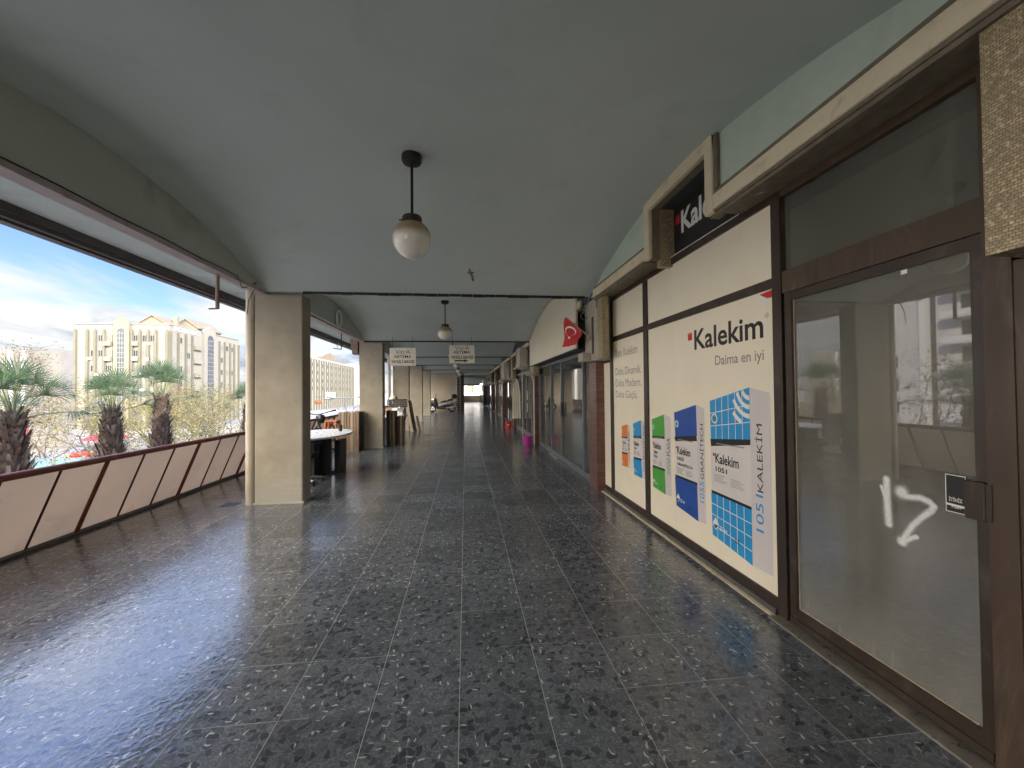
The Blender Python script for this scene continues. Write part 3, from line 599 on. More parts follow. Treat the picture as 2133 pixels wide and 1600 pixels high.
def bag(mb,c,side,top,body,foot,colr,name,lines,side_txt,num_col,grid=False,sidebox=None):
    """a printed sack. c: TL,TR,BL,BR as (y,z); the three bands are cut by heights given at both edges"""
    (tl,tr,bl,br)=c
    def at(s,za,zb): return (tl[0]+(tr[0]-tl[0])*s, za+(zb-za)*s)
    def band(za0,zb0,za1,zb1,mi,d): 
        q=[(tl[0],za0),(tr[0],zb0),(br[0],zb1),(bl[0],za1)]; mb.poly([W(d)(*p) for p in q],mi)
    mb.poly([W(.0012)(*p) for p in (tr,(side[0],side[1]),(side[0],side[2]),br)],LIL)
    band(tl[1],tr[1],bl[1],br[1],BAG,.0012)
    band(tl[1],tr[1],top[0],top[1],colr,.0024)
    band(top[0],top[1],body[0],body[1],BLK,.0024)
    h=(body[0]-top[0])
    band(foot[0]+.022,foot[1]+.022,foot[0],foot[1],BLK,.0024)
    band(foot[0],foot[1],bl[1],br[1],colr,.0024)
    wd=tl[0]-tr[0]
    f=W(.0036)
    a=tl[0]-.07*wd
    k=body[0]-.12*(body[0]-foot[0]); hh=.25*(body[0]-foot[0])
    crown(mb,f,a,a-.055*wd,k-hh*.30,k-hh*.05,RED)
    put_text(mb,'Kalekim',f,a-.07*wd,a-.66*wd,k-hh*.85,k-hh*.02,BLK,.012)
    zz=k-hh*1.15
    for s in lines:
        lw=.075*wd*len(s); put_text(mb,s,f,a-.07*wd,a-.07*wd-lw,zz-.10*(body[0]-foot[0]),zz,BLK,.02); zz-=.14*(body[0]-foot[0])
    # small print: broken rules
    rr=random.Random(int(tl[0]*100))
    for col in (.1,.52):
        for r_ in range(5):
            z=zz-.035*(body[0]-foot[0])*r_-.01
            L_=(.22+.12*rr.random())*wd; mb.poly([f(tl[0]-col*wd,z),(f(tl[0]-col*wd-L_,z)),f(tl[0]-col*wd-L_,z-.0035),f(tl[0]-col*wd,z-.0035)],GRY)
    # strap line in the black band, seal and pallet mark
    zc=(top[0]+body[0])/2; mb.poly([f(a-.1*wd,zc+.006),f(a-.8*wd,zc+.006+.08*(tr[1]-tl[1])),f(a-.8*wd,zc-.002+.08*(tr[1]-tl[1])),f(a-.1*wd,zc-.002)],GRY)
    cx,cz=tl[0]-.13*wd,(tl[1]*.55+top[0]*.45); rr_=.085*wd
    mb.poly([f(cx+rr_*math.cos(q*math.pi/8),cz+rr_*math.sin(q*math.pi/8)) for q in range(16)],WHT); mb.poly([W(.0044)(cx+rr_*.7*math.cos(q*math.pi/8),cz+rr_*.7*math.sin(q*math.pi/8)) for q in range(16)],TEAL)
    # diamond with the weight
    dx,dz=bl[0]-.1*wd,bl[1]+.30*(foot[0]-bl[1]); q=.085*wd
    mb.poly([f(dx+q,dz),f(dx,dz-q*1.3),f(dx-q,dz),f(dx,dz+q*1.3)],WHT); mb.poly([W(.0044)(dx+q*.7,dz-q*.2),W(.0044)(dx,dz-q*1.0),W(.0044)(dx-q*.7,dz-q*.2)],BLK)
    put_text(mb,'25 kg',f,dx-.1*wd,dx-.3*wd,dz-.10*wd,dz-.0*wd,WHT,.02)
    put_text(mb,'CE',f,dx-.48*wd,dx-.6*wd,bl[1]+.10*(foot[0]-bl[1]),bl[1]+.19*(foot[0]-bl[1]),BLK,.01)
    if grid:
        g2=W(.0032)
        for (zA0,zB0,zA1,zB1,rows) in ((tl[1],tr[1],top[0],top[1],3),(foot[0],foot[1],bl[1],br[1],4)):
            for cI in range(1,6):
                s=cI/6; w_=.006
                p=at(s,zA0,zB0); q_=at(s,zA1,zB1); mb.poly([g2(p[0]+w_/2,p[1]),g2(p[0]-w_/2,p[1]),g2(q_[0]-w_/2,q_[1]),g2(q_[0]+w_/2,q_[1])],WHT)
            for rI in range(1,rows):
                s=rI/rows; za=zA0+(zA1-zA0)*s; zb=zB0+(zB1-zB0)*s
                mb.poly([g2(tl[0],za+.003),g2(tr[0],zb+.003),g2(tr[0],zb-.003),g2(tl[0],za-.003)],WHT)
        # concentric white arcs in the top corner
        cy,cz_=tr[0]+.30*wd*0+.0, tr[1]
        cy=tr[0]; cz_=tr[1]+.02
        lim=lambda a_,b_: a_<=tl[0]-.60*wd and b_<=tr[1]-.03*0-.02*((a_-tr[0])/wd)*3 and b_>=tr[1]-.37
        for q in range(6):
            r0=.07+.058*q; r1=r0+.03; n=22
            for s in range(n):
                a0,a1=math.pi*1.5-math.pi*.5*s/n-0, math.pi*1.5-math.pi*.5*(s+1)/n
                P=[(cy-math.cos(a_)*r_,cz_+math.sin(a_)*r_*1.15) for a_,r_ in ((a0,r0),(a1,r0),(a1,r1),(a0,r1))]
                if all(p[0]<=tr[0]+.40*wd and p[0]>=tr[0] and p[1]>=top[1]+.10 and p[1]<=tr[1]+(tl[1]-tr[1])*(p[0]-tr[0])/wd-.004 for p in P): mb.poly([W(.0040)(*p) for p in P],WHT)
    # lettering up the side of the sack
    put_text(mb,side_txt[1],lambda u,v: W(.0024)(v,u),side_txt[3],side_txt[4],side_txt[5],side_txt[6],BLK,0.)
    put_text(mb,side_txt[0],lambda u,v: W(.0024)(v,u),side_txt[2],side_txt[3]-.02,side_txt[5],side_txt[6],num_col,0.)
mb=MB()
crown(mb,W(.0012),3.575,3.505,1.95,2.02,RED)
put_text(mb,'Kalekim',W(.0012),3.47,2.61,1.852,2.032,BLK,.018)
put_text(mb,'®',W(.0012),2.59,2.555,1.985,2.02,GRY)
put_text(mb,'Daima en iyi',W(.0012),3.165,2.61,1.672,1.775,GRY,.006)
mb.poly([W(.0006)(*q) for q in ((3.862,.115),(3.859,.115),(3.859,2.17),(3.862,2.17))],LIL); mb.poly([W(.0006)(*q) for q in ((2.57,.115),(2.568,.115),(2.568,2.17),(2.57,2.17))],LIL)
# torn sticker in the top corner
mb.poly([W(.0012)(*p) for p in ((2.64,2.158),(2.52,2.166),(2.525,2.115),(2.57,2.12))],RED); mb.poly([W(.0024)(*p) for p in ((2.635,2.148),(2.575,2.122),(2.55,2.08),(2.60,2.085),(2.63,2.11))],WHT)
mb.build('printed_lettering',PM,pan['big'])
mb=MB()
for s,z0,z1,a1,bd in (('Yeni Kalekim',1.945,2.055,4.70,0),('Daha Dinamik.',1.70,1.80,4.60,0),('Daha Modern.',1.545,1.645,4.60,0),('Daha Güçlü.',1.375,1.49,4.71,0)):
    put_text(mb,s,W(.0012),5.425,a1,z0,z1,GRY,-.004)
mb.build('printed_lettering',PM,pan['two'])

mb=MB(); bag(mb,((3.25,1.40),(2.76,1.51),(3.24,.28),(2.76,.22)),(2.56,1.47,.23),(1.08,1.13),(1.02,1.09),(.63,.62),BLU,'',['1051'],('1051','KALEKİM',.49,.77,1.25,2.64,2.715),BLU,True); mb.build('printed_sack',PM,pan['big'])
mb=MB(); bag(mb,((3.85,1.27),(3.46,1.36),(3.83,.36),(3.45,.32)),(3.335,1.33,.335),(1.03,1.08),(.99,1.035),(.64,.64),DBL,'',['1055','GRANİTECH'],('1055','GRANİTECH',.505,.71,1.195,3.355,3.42),BLU); mb.build('printed_sack',PM,pan['big'])
mb=MB(); bag(mb,((4.34,1.17),(4.06,1.24),(4.33,.43),(4.045,.41)),(3.925,1.22,.42),(.99,1.01),(.965,.985),(.645,.65),GRN,'',['2000','FUGA'],('2000','FUGA',.63,.82,1.005,3.945,4.005),GRN); mb.build('printed_sack',PM,pan['big'])
mb=MB(); bag(mb,((4.86,1.08),(4.63,1.14),(4.84,.46),(4.61,.46)),(4.535,1.12,.46),(.93,.95),(.905,.925),(.65,.665),BLU,'',['3024'],('3024','İZOLATEX PLUS',.55,.68,1.08,4.54,4.59),BLU); mb.build('printed_sack',PM,pan['two'])
mb=MB(); bag(mb,((5.23,1.02),(5.03,1.06),(5.23,.50),(5.04,.51)),(4.965,1.05,.51),(.88,.90),(.86,.88),(.66,.67),ORG_,'',['1052'],('1052','FLEX',.58,.74,.98,4.975,5.02),ORG_); mb.build('printed_sack',PM,pan['two'])
# black sign in the recess
t=thing('shop_sign','black sign with white lettering and red castle mark in the framed recess','sign',(GX+.03,3.3,2.8))
mb=MB(); mb.box(GX+.014,GX+.05,1.2,3.829,2.82,3.42); mb.build('sign_board',M['black_print'],t)
mb=MB(); f=lambda a,b:(GX+.012,a,b)
crown(mb,f,3.79,3.715,3.115,3.205,1); put_text(mb,'Kalekim',f,3.69,2.80,2.995,3.215,0,.03); mb.build('sign_lettering',[M['white_print'],M['red_print']],t)
mb=MB(); mb.tube([(GX-.03,2.7,2.80),(GX-.03,3.9,2.81),(1.86,4.1,2.795)],.004,6); mb.tube([(1.84,2.78,2.81),(1.86,2.62,2.80),(1.95,2.45,2.79)],.003,6); tag(mb.build('loose_cable',M['white_print']),'thin loose white cable across the foot of the black sign','cable')
# transom over the door
mb=MB(); mb.box(FX0,FX1,.35,2.418,2.742,2.815); mb.box(FX0+.002,FX1,1.31,2.418,2.115,2.255); mb.box(FX0-.004,FX1,1.30,1.388,.0,2.741); mb.box(FX0+.002,FX1,1.25,1.30,.0,1.97); mb.build('door_frame',M['brown_alu2'],S)
mb=MB(); mb.box(GX+.014,GX+.02,1.389,2.42,2.255,2.742); mb.build('transom_glass',M['top_glass'],S)
mb=MB(); mb.box(1.955,GX+.05,.2,2.5,.0006,.012,bev=.003); mb.build('threshold',M['silver'],S)
# the door leaf, not quite shut
an=R(.35); hinge=Vector((GX,2.405,0))
def ajar(p):
    d=Vector(p)-hinge; c,s=math.cos(an),math.sin(an)
    return hinge+Vector((d.x*c-d.y*s, d.x*s+d.y*c, d.z))
mb=MB(ajar); x0,x1=GX-.018,GX+.024
mb.box(x0,x1,2.352,2.403,.018,2.113); mb.box(x0,x1,1.392,1.436,.018,2.113); mb.box(x0+.002,x1,1.437,2.351,2.06,2.112); mb.box(x0+.002,x1,1.437,2.351,.02,.122)
mb.box(x0-.006,x0+.001,1.40,2.40,.028,.06)
dl=mb.build('door',M['brown_alu'],S); dl['label']='brown door leaf with dusty glass'
mb=MB(ajar); mb.box(GX+.0,GX+.006,1.436,2.352,.122,2.06); mb.build('door_glass',M['door_glass'],dl)
mb=MB(ajar); mb.box(GX-.003,GX+.004,1.46,2.35,.1225,.1275); mb.box(GX-.003,GX+.004,2.3465,2.3515,.125,2.06); mb.build('glazing_bead',M['wood_pale'],dl)
mb=MB(ajar); mb.box(GX-.042,GX-.019,1.395,1.462,.965,1.12,bev=.004); mb.box(GX-.036,GX-.018,1.375,1.394,.97,1.115); mb.build('lock_box',M['brown_alu'],dl)
mb=MB(ajar); mb.box(GX-.004,GX-.001,1.478,1.552,.965,1.125); 
w=lambda d: (lambda a,b:(GX-.004-d,a,b))
def frame_rect(a0,a1,b0,b1,th,mi):
    for p in ((a0,a1,b0,b0+th),(a0,a1,b1-th,b1),(a0,a0-th,b0,b1),(a1+th,a1,b0,b1)): mb.poly([w(.0008)(p[0],p[2]),w(.0008)(p[1],p[2]),w(.0008)(p[1],p[3]),w(.0008)(p[0],p[3])],mi)
frame_rect(1.552,1.478,.965,1.125,.003,1)
put_text(mb,'İTİNİZ',w(.0008),1.54,1.492,1.012,1.032,1,.02); mb.poly([w(.0008)(1.549,1.002),w(.0008)(1.481,1.0),w(.0008)(1.481,.990),w(.0008)(1.549,.993)],1); put_text(mb,'PUSH',w(.0016),1.53,1.497,.984,.998,1,.02)
mb.build('push_sticker',[M['black_print'],M['white_print']],dl)
mb=MB(ajar)
def interp(P,n=7):
    o=[]
    for i in range(len(P)-1):
        for k in range(n): o.append((P[i][0]+(P[i+1][0]-P[i][0])*k/n,P[i][1]+(P[i+1][1]-P[i][1])*k/n))
    return o+[P[-1]]
G=[([(1.803,1.045),(1.803,.95),(1.797,.83)],.013),([(1.828,1.005),(1.81,.955)],.007),([(1.735,1.0),(1.733,.998)],.021),([(1.735,1.0),(1.72,.985),(1.70,.985),(1.655,.993),(1.62,.985),(1.60,.968),(1.612,.945),(1.65,.905),(1.69,.855),(1.725,.79),(1.738,.765)],.010),([(1.74,.765),(1.735,.763)],.015),([(1.738,.765),(1.72,.775),(1.69,.80),(1.675,.808)],.0085)]
GP=[(a,b,r) for P,r in G for a,b in interp(P,12)]
NA,NB=96,108; vs=[]; den=[]
for i in range(NA+1):
    for j in range(NB+1):
        a=1.54+.34*i/NA; b=.70+.39*j/NB; d=0.; 
        for pa,pb,r in GP:
            q=((a-pa)**2+(b-pb)**2)**.5/r
            if q<2.6: d=max(d,1. if q<.75 else (max(0,1-(q-.75)/1.85))**2.2)
        den.append(d); vs.append((GX-.0012,a,b))
keep=[]
for i in range(NA):
    for j in range(NB):
        q=(i*(NB+1)+j,(i+1)*(NB+1)+j,(i+1)*(NB+1)+j+1,i*(NB+1)+j+1)
        if max(den[k] for k in q)>.003: keep.append(q)
used=sorted({k for q in keep for k in q}); ren={k:i for i,k in enumerate(used)}
mb=MB(ajar); mb.add([vs[k] for k in used],[tuple(ren[k] for k in q) for q in keep])
gr=mb.build('graffiti',M['spray_mark'],dl); at=gr.data.attributes.new('paint_amount','FLOAT','POINT'); at.data.foreach_set('value',[den[k] for k in used])
mb=MB(ajar); mb.box(GX-.002,GX-.0005,1.685,1.712,2.035,2.055); mb.build('sticker',M['white_print'],dl)
# runs, smears and scratches of dried cleaning on the glass
mb=MB(ajar); rr=random.Random(4)
def smear(P,r): 
    P=interp(P,6)
    for i in range(len(P)-1):
        d=Vector((0,P[i+1][0]-P[i][0],P[i+1][1]-P[i][1])).normalized(); u=Vector((0,d.z,-d.y))*r*(.6+.8*rr.random()); a=Vector((GX-.0006,*P[i])); b=Vector((GX-.0006,*P[i+1])); mb.quad(a+u,b+u,b-u,a-u)
for P,r in (([(2.3,.70),(2.0,.62),(1.75,.50),(1.55,.47)],.0035),([(2.3,.685),(2.0,.607),(1.75,.49),(1.52,.45)],.0025),([(1.95,.13),(1.955,.30)],.002),([(1.93,.13),(1.93,.28)],.002),([(1.78,.2),(1.80,.45)],.002),([(1.93,.27),(1.9,.31)],.006),([(1.84,.30),(1.77,.29),(1.73,.31)],.005),([(1.66,.30),(1.62,.33),(1.66,.26)],.004),([(2.05,.45),(1.95,.47),(1.87,.42),(1.70,.43),(1.5,.43)],.002)):
    mb=MB(ajar); smear(P,r); mb.build('smear',M['dust_mark'],dl)
# neighbouring glazed door at the right edge
t=thing('shop_door','brown framed glazed door beyond the near edge, under the mosaic block','door',(GX,.8,0))
mb=MB(); mb.box(FX0,FX1,-.6,1.249,1.90,1.962); mb.box(FX0+.003,FX1,-.6,1.249,.02,.12); mb.box(FX0,FX1,.2,.3,.12,1.9); mb.build('frame',M['brown_alu2'],t)
mb=MB(); mb.box(GX+.01,GX+.016,-.6,1.249,.12,1.9); mb.build('glass',M['top_glass'],t)
mb=MB(); mb.box(FX0,FX1+.1,-9.3,-.6,0,2.8); tag(mb.build('closed_shopfront',M['board_white'],org=(GX,-5,0)),'closed pale shopfront behind the camera','shopfront')
# what shows inside through the dusty door
mb=MB(); mb.box(2.42,2.47,2.575,2.63,0,2.85); tag(mb.build('partition_post',M['beige_strip'],org=(2.45,2.6,0)),'pale upright post standing inside behind the dusty door','post')
mb=MB(); mb.box(2.52,2.56,2.75,3.2,0,2.85); tag(mb.build('interior_partition',M['dark_room'],org=(2.54,3,0)),'pale partition inside the empty shop beside the post','partition')
# ================================================================ hanging lamps
LL=['nearest and largest opal globe lamp on a black rod, over the foreground','second globe lamp, hanging in front of the service sign with the arrow','globe lamp hidden right behind the service sign with the arrow','globe lamp showing just below the service sign with the arrow','small globe lamp, second below the arrow sign','smallest and farthest globe lamp, by the head of the metal ladder']
def make_lamp():
    y=(LY[2]+LY[3])/2; t=thing('globe_lamp',LL[0],'pendant lamp',(-.415,y,3.39),'globe lamps along the walkway')
    c=(-.415,y,0)
    mb=MB(); mb.lathe(c,[(.0,3.395),(.075,3.395),(.079,3.385),(.079,3.345),(.07,3.328),(.018,3.318),(0.,3.315)],28); mb.build('canopy',M['blackmetal'],t,smooth=40)
    mb=MB(); mb.tube([(c[0],y,2.88),(c[0],y,3.33)],.0115,12); mb.build('rod',M['blackmetal'],t,smooth=40)
    mb=MB(); mb.lathe(c,[(0,2.905),(.03,2.905),(.072,2.897),(.078,2.885),(.078,2.848),(.072,2.845),(0,2.845)],28); mb.tube([(c[0]-.07,y-.01,2.865),(c[0]-.10,y-.01,2.865)],.006,6); mb.build('holder',M['wood_dark'],t,smooth=40)
    mb=MB(); pr=[]
    for k in range(41):
        a=math.pi*k/40; r=.1505*math.sin(a); z=2.716+.1505*math.cos(a)
        if z>2.85: continue
        if z<2.69: r*=1+.012*math.cos(k*math.pi)   # ribbed lower half
        pr.append((max(r,.0),z))
    mb.lathe(c,[(.066,2.85)]+pr,40); mb.build('globe',M['opal'],t,smooth=60); return t
lamp=make_lamp()
for k in range(1,6):
    y=(LY[2+k]+LY[3+k])/2; o=copy_tree(lamp); o.location=(-.415,y,3.39-.01*k*0); o['label']=LL[k]; o.rotation_euler.z=.7*k
# ================================================================ hanging service signs
def service_sign(x0,x1,z0,z1,arrow,lab):
    y=11.05; t=thing('hanging_sign',lab,'sign',((x0+x1)/2,y,z0),'hanging service signs')
    mb=MB(); mb.box(x0,x1,y,y+.02,z0,z1); mb.build('board',M['sign_white'],t)
    mb=MB()
    for x in (x0+.08,x1-.08): mb.tube([(x,y+.01,z1),(x,y+.02,3.02)],.005,6)
    mb.build('hanger',M['blackmetal'],t)
    mb=MB(); f=lambda a,b:(a,y-.0015,b); w=x1-x0; h=z1-z0
    X=lambda s:x0+s*w; Z=lambda s:z0+s*h
    put_text(mb,'VitrA',f,X(.22),X(.78),Z(.66 if not arrow else .74),Z(.90 if not arrow else .955),0,-.008)
    put_text(mb,'ARTEMA',f,X(.16),X(.83),Z(.43 if not arrow else .535),Z(.59 if not arrow else .70),0,.012)
    put_text(mb,'YETKİLİ SERVİSİ',f,X(.06),X(.95),Z(.15 if not arrow else .245),Z(.34 if not arrow else .44),0,.03)
    if arrow:
        mb.poly([f(X(.2),Z(.10)),f(X(.6),Z(.10)),f(X(.6),Z(.175)),f(X(.2),Z(.175))]); mb.poly([f(X(.58),Z(.06)),f(X(.77),Z(.1375)),f(X(.58),Z(.215))])
    mb.build('lettering',M['black_print'],t)
service_sign(-1.99,-1.31,2.195,2.67,False,'cream hanging sign without an arrow, in front of the third column')
service_sign(-.43,.245,2.26,2.745,True,'cream hanging sign with a black arrow pointing right')
# ================================================================ flag
t=thing('flag','small red flag with white crescent and star on a short pole','flag',(1.80,5.9,2.25))
mb=MB(); p0=Vector((1.79,5.75,2.27)); p1=Vector((1.585,6.28,2.655)); mb.tube([p0,p1],.008,8); mb.box(1.765,1.80,5.72,5.78,2.23,2.30); mb.build('pole',M['silver'],t)
mb=MB()
A=p0.lerp(p1,.36); B=p1; dn=Vector((-.045,.12,-.39)); n=10
def fl(u,v):     # u along the pole, v down the cloth
    p=A.lerp(B,u)+dn*v*(.55+.62*u if u<.5 else .55+.62*u)+Vector((.028*math.sin(v*5+u*4),0,0)); p.y+=.05*math.sin(u*3.1)*v; return p
n_=12; vs=[fl(i/n_,j/n_) for i in range(n_+1) for j in range(n_+1)]
mb.add(vs,[(i*(n_+1)+j,(i+1)*(n_+1)+j,(i+1)*(n_+1)+j+1,i*(n_+1)+j+1) for i in range(n_) for j in range(n_)])
mb.build('cloth',M['flag_red'],t,smooth=60)
mb=MB(); off=Vector((-.006,-.006,.0))
def on_fl(u,v): return fl(min(1,max(0,u)),min(1,max(0,v)))+off
N=28; cu,cv=.52,.36; pts_o=[(cu+.27*math.cos(a),cv+.20*math.sin(a)) for a in [math.pi*2*k/N for k in range(N+1)]]
for k in range(N):
    a0,a1=2*math.pi*k/N,2*math.pi*(k+1)/N
    if math.cos(a0-(-2.2))>.86 or math.cos(a1-(-2.2))>.86: pass
    def ci(a,r,cx,cy): return (cx+r*math.cos(a),cy+r*.72*math.sin(a))
    th=lambda a:.075*max(0,(1-math.cos(a-2.2+math.pi))/2)**.8 if False else .085*max(0.,(1-math.cos(a-1.9))/2)**.9
    P=[ci(a0,.27,cu,cv),ci(a1,.27,cu,cv),ci(a1,.27-th(a1),cu,cv),ci(a0,.27-th(a0),cu,cv)]
    mb.poly([on_fl(*q) for q in P])
st=[]
for k in range(10):
    r=.115 if k%2==0 else .048; a=k*math.pi/5+.5; st.append((.46+r*math.cos(a),.62+r*.75*math.sin(a)))
for k in range(10): mb.poly([on_fl(.46,.62),on_fl(*st[k]),on_fl(*st[(k+1)%10])])
mb.build('crescent_and_star',M['white_print'],t)
# ================================================================ second shop: cream fascia sheet, grey sliding doors
t=thing('fascia_board','large plain cream fascia sheet with an arched top over the glass shop','fascia board',(1.8,9,2.19))
a,b=6.47,11.85; pts=[]
ys=[6.47,6.47]; 
P=[(1.79,6.47,2.19),(1.79,6.47,2.93)]
for k in range(0,25):
    y=6.47+(11.25-6.47)*k/24; 
    if vz(min(y,11.29),3)>2.93: P.append((1.79,y,vz(y,3)-.012))
P+= [(1.79,11.28,2.90),(1.79,11.28,2.19)]
mb=MB(); mb.prism(P,(.035,0,0)); mb.build('sheet',M['fascia_cream'],t)
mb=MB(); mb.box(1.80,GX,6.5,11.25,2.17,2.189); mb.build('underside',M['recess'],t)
def shop(name_label,y0,y1,mull,head,frame,gx=GX,sill=.1,mid=None,glassm='shop_glass'):
    t=thing('shopfront',name_label,'shopfront',(gx,(y0+y1)/2,0))
    mb=MB(); w=.035
    mb.box(gx-.03,gx+.04,y0,y1,head,head+.08); mb.box(gx-.03,gx+.04,y0,y1,.0,sill)
    for y in [y0+w]+list(mull)+[y1-w]: mb.box(gx-.032,gx+.042,y-w,y+w,sill,head)
    if mid: mb.box(gx-.025,gx+.04,y0,y1,mid-.025,mid+.025)
    mb.build('frame',frame,t)
    ed=[y0+w]+list(mull)+[y1-w]
    for a,b in zip(ed[:-1],ed[1:]):
        mb=MB(); mb.box(gx+.0,gx+.008,a+w,b-w,sill,head); mb.build('glass_pane',M[glassm],t)
    return t
s2=shop('grey aluminium shopfront with wide glass doors under the cream fascia sheet',6.3,11.25,(6.95,8.6,9.65),2.11,M['grey_alu'])
mb=MB(); mb.box(GX-.055,GX-.033,8.45,8.53,.95,1.25); mb.box(GX-.055,GX-.033,9.75,9.8,.9,1.2); mb.build('handle',M['black'],s2)
mb=MB(); mb.box(GX-.10,GX-.04,8.75,9.6,.002,.02); mb.build('threshold',M['silver'],s2)
s3=shop('grey framed shopfront behind the first air conditioner, above the magenta bucket',11.75,16.35,(12.6,13.6,14.5,15.5),2.08,M['grey_alu'],sill=.14)
mb=MB(); mb.box(GX-.05,GX-.033,13.3,13.36,.8,1.1); mb.box(GX-.05,GX-.033,13.3,13.36,1.2,1.5); mb.build('handle',M['sign_white'],s3)
shop('dark framed shopfront under the second air conditioner',16.85,21.35,(18.,19.2,20.3),2.08,M['brown_alu'])
shop('shopfront with tall pale panes beyond the dark pilaster',21.85,26.15,(23.,24.2,25.2),2.08,M['grey_alu'])
shop('sixth shopfront, at the far end of the vaults',26.65,30.95,(28.,29.3),2.08,M['brown_alu'])
shop('row of glazed fronts along the far corridor',31.5,39.5,(33.,35.,37.),2.2,M['brown_alu'])
shop('last glazed fronts before the bright far window',42.,60.,(45,48,51,54,57),2.2,M['brown_alu'])
t=thing('kiosk_cabinet','dark teal cabinet with a grey box on top in the far corridor','cabinet',(2.3,41,0))
mb=MB(); mb.box(1.72,2.6,40.2,41.8,.06,1.15); mb.build('lower_body',M['teal_cab'],t)
mb=MB(); mb.box(1.75,2.6,40.25,41.75,1.15,2.05); mb.build('upper_body',M['recess'],t)
mb=MB(); mb.box(1.72,2.6,40.2,41.8,2.05,2.6); mb.build('top_box',M['ac_white'],t)
# ================================================================ air conditioners
def ac(x0,y0,L,z0,h,lab):
    t=thing('air_conditioner',lab,'air conditioner',(x0,y0,z0),'outdoor air conditioner units')
    x1=x0+.27; mb=MB(); mb.box(x0,x1,y0,y0+L,z0,z0+h,bev=.012); mb.build('casing',M['ac_white'],t,smooth=30)
    mb=MB(); c=(x0-.006,y0+L*.58,z0+h*.5)
    for r in (.05,.1,.15,.2,.24): mb.torus(c,r*h/.58,.004,'x',24,5)
    for k in range(12): a=math.pi*k/6; mb.tube([c,(c[0],c[1]+.24*h/.58*math.cos(a),c[2]+.24*h/.58*math.sin(a))],.003,4)
    mb.build('fan_grille',M['sign_white'],t)
    mb=MB(); mb.lathe((0,0,0),[(0,0),(.225*h/.58,0)],24); mb.v=[Vector((x0-.002,c[1]+p.x,c[2]+p.y)) for p in mb.v]; mb.build('fan_opening',M['recess'],t)
    mb=MB(); mb.box(x0+.05,x1-.04,y0-.012,y0-.001,z0+.07,z0+.26); mb.build('valve_cover',M['ac_white'],t)
    mb=MB(); mb.box(x0-.10,GX+.05,y0+.08,y0+.12,z0-.05,z0-.015); mb.box(x0-.10,GX+.05,y0+L-.12,y0+L-.08,z0-.05,z0-.015); mb.box(x0-.1,x0-.06,y0+.08,y0+L-.08,z0-.05,z0-.016)
    mb.tube([(x0,y0+.1,z0-.05),(GX,y0+.1,z0-.30)],.012,6); mb.build('bracket',M['ac_white'],t)
    mb=MB(); mb.tube([(x0+.15,y0-.01,z0+.15),(x0+.17,y0-.08,z0+.05),(x0+.24,y0-.1,z0+.02),(x0+.32,y0-.05,z0+.12)],.012,8); mb.build('hose',M['sign_white'],t)
ac(1.62,12.25,.85,2.23,.60,'nearest yellowed air conditioner, high beside the cream fascia sheet')
ac(1.60,17.3,.85,2.05,.68,'second air conditioner, farther along above the red bucket')
mb=MB(); mb.tube([(1.86,11.55,2.2),(1.86,11.5,1.95),(1.89,11.3,1.75),(1.9,11.28,.0)],.011,8); tag(mb.build('drain_hose',M['sign_white']),'thin white drain hose running down beside the magenta bucket','hose')
mb=MB(); mb.tube([(1.86,13.4,2.2),(1.86,13.45,.05)],.009,8); tag(mb.build('drain_hose',M['silver']),'thin straight pipe hanging below the nearest air conditioner','hose')
# pale garments hanging out in front of the third shop
t=thing('hanging_garment','pale long garment hanging on a rail outside the shop by the red bucket','garment',(1.86,15.0,.6))
mb=MB()
rows=12; cols=14; vs=[]
for i in range(rows+1):
    v=i/rows; z=1.98-1.5*v; w=.10+.14*min(1,v*3)+.03*v
    for j in range(cols+1):
        u=j/cols*2-1; vs.append((1.86+u*.22*(w/.38)+.015*math.sin(j*1.9+v*2),15.0+.05*math.cos(j*1.7)*(.4+v),z-.10*abs(u)*(1-v)))
mb.add(vs,[(i*(cols+1)+j,i*(cols+1)+j+1,(i+1)*(cols+1)+j+1,(i+1)*(cols+1)+j) for i in range(rows) for j in range(cols)]); mb.build('cloth',M['beige_strip'],t,smooth=70)
mb=MB(); mb.tube([(1.65,15,1.93),(1.86,15,2.02),(2.07,15,1.93)],.007,6); mb.tube([(1.86,15,2.02),(1.86,15,2.1)],.004,6); mb.build('hanger',M['blackmetal'],t)
# ================================================================ buckets
def bucket(x,y,r,h,m,lab):
    t=thing('bucket',lab,'bucket',(x,y,0)); mb=MB(); mb.lathe((x,y,0),[(0,.004),(r*.8,.0),(r*.82,.01),(r*.97,h-.02),(r*1.05,h-.018),(r*1.05,h),(r*.95,h),(r*.8,.02),(0,.02)],28); mb.build('body',M[m],t,smooth=35)
    mb=MB(); mb.tube([(x+r*1.02*math.cos(a),y+.02,h-.02-r*.9*math.sin(a)) for a in [math.pi*k/12 for k in range(13)]],.004,6); mb.build('handle',M['silver'],t)
    return t
bucket(1.70,11.25,.135,.255,'magenta','magenta plastic bucket on the floor near the tiled pilaster')
bk=bucket(1.70,16.4,.125,.26,'red_bucket','red plastic bucket farther along the shopfronts')
mb=MB(); mb.box(1.64,1.72,16.268,16.2715,.13,.165); mb.build('paper_label',M['white_print'],bk)
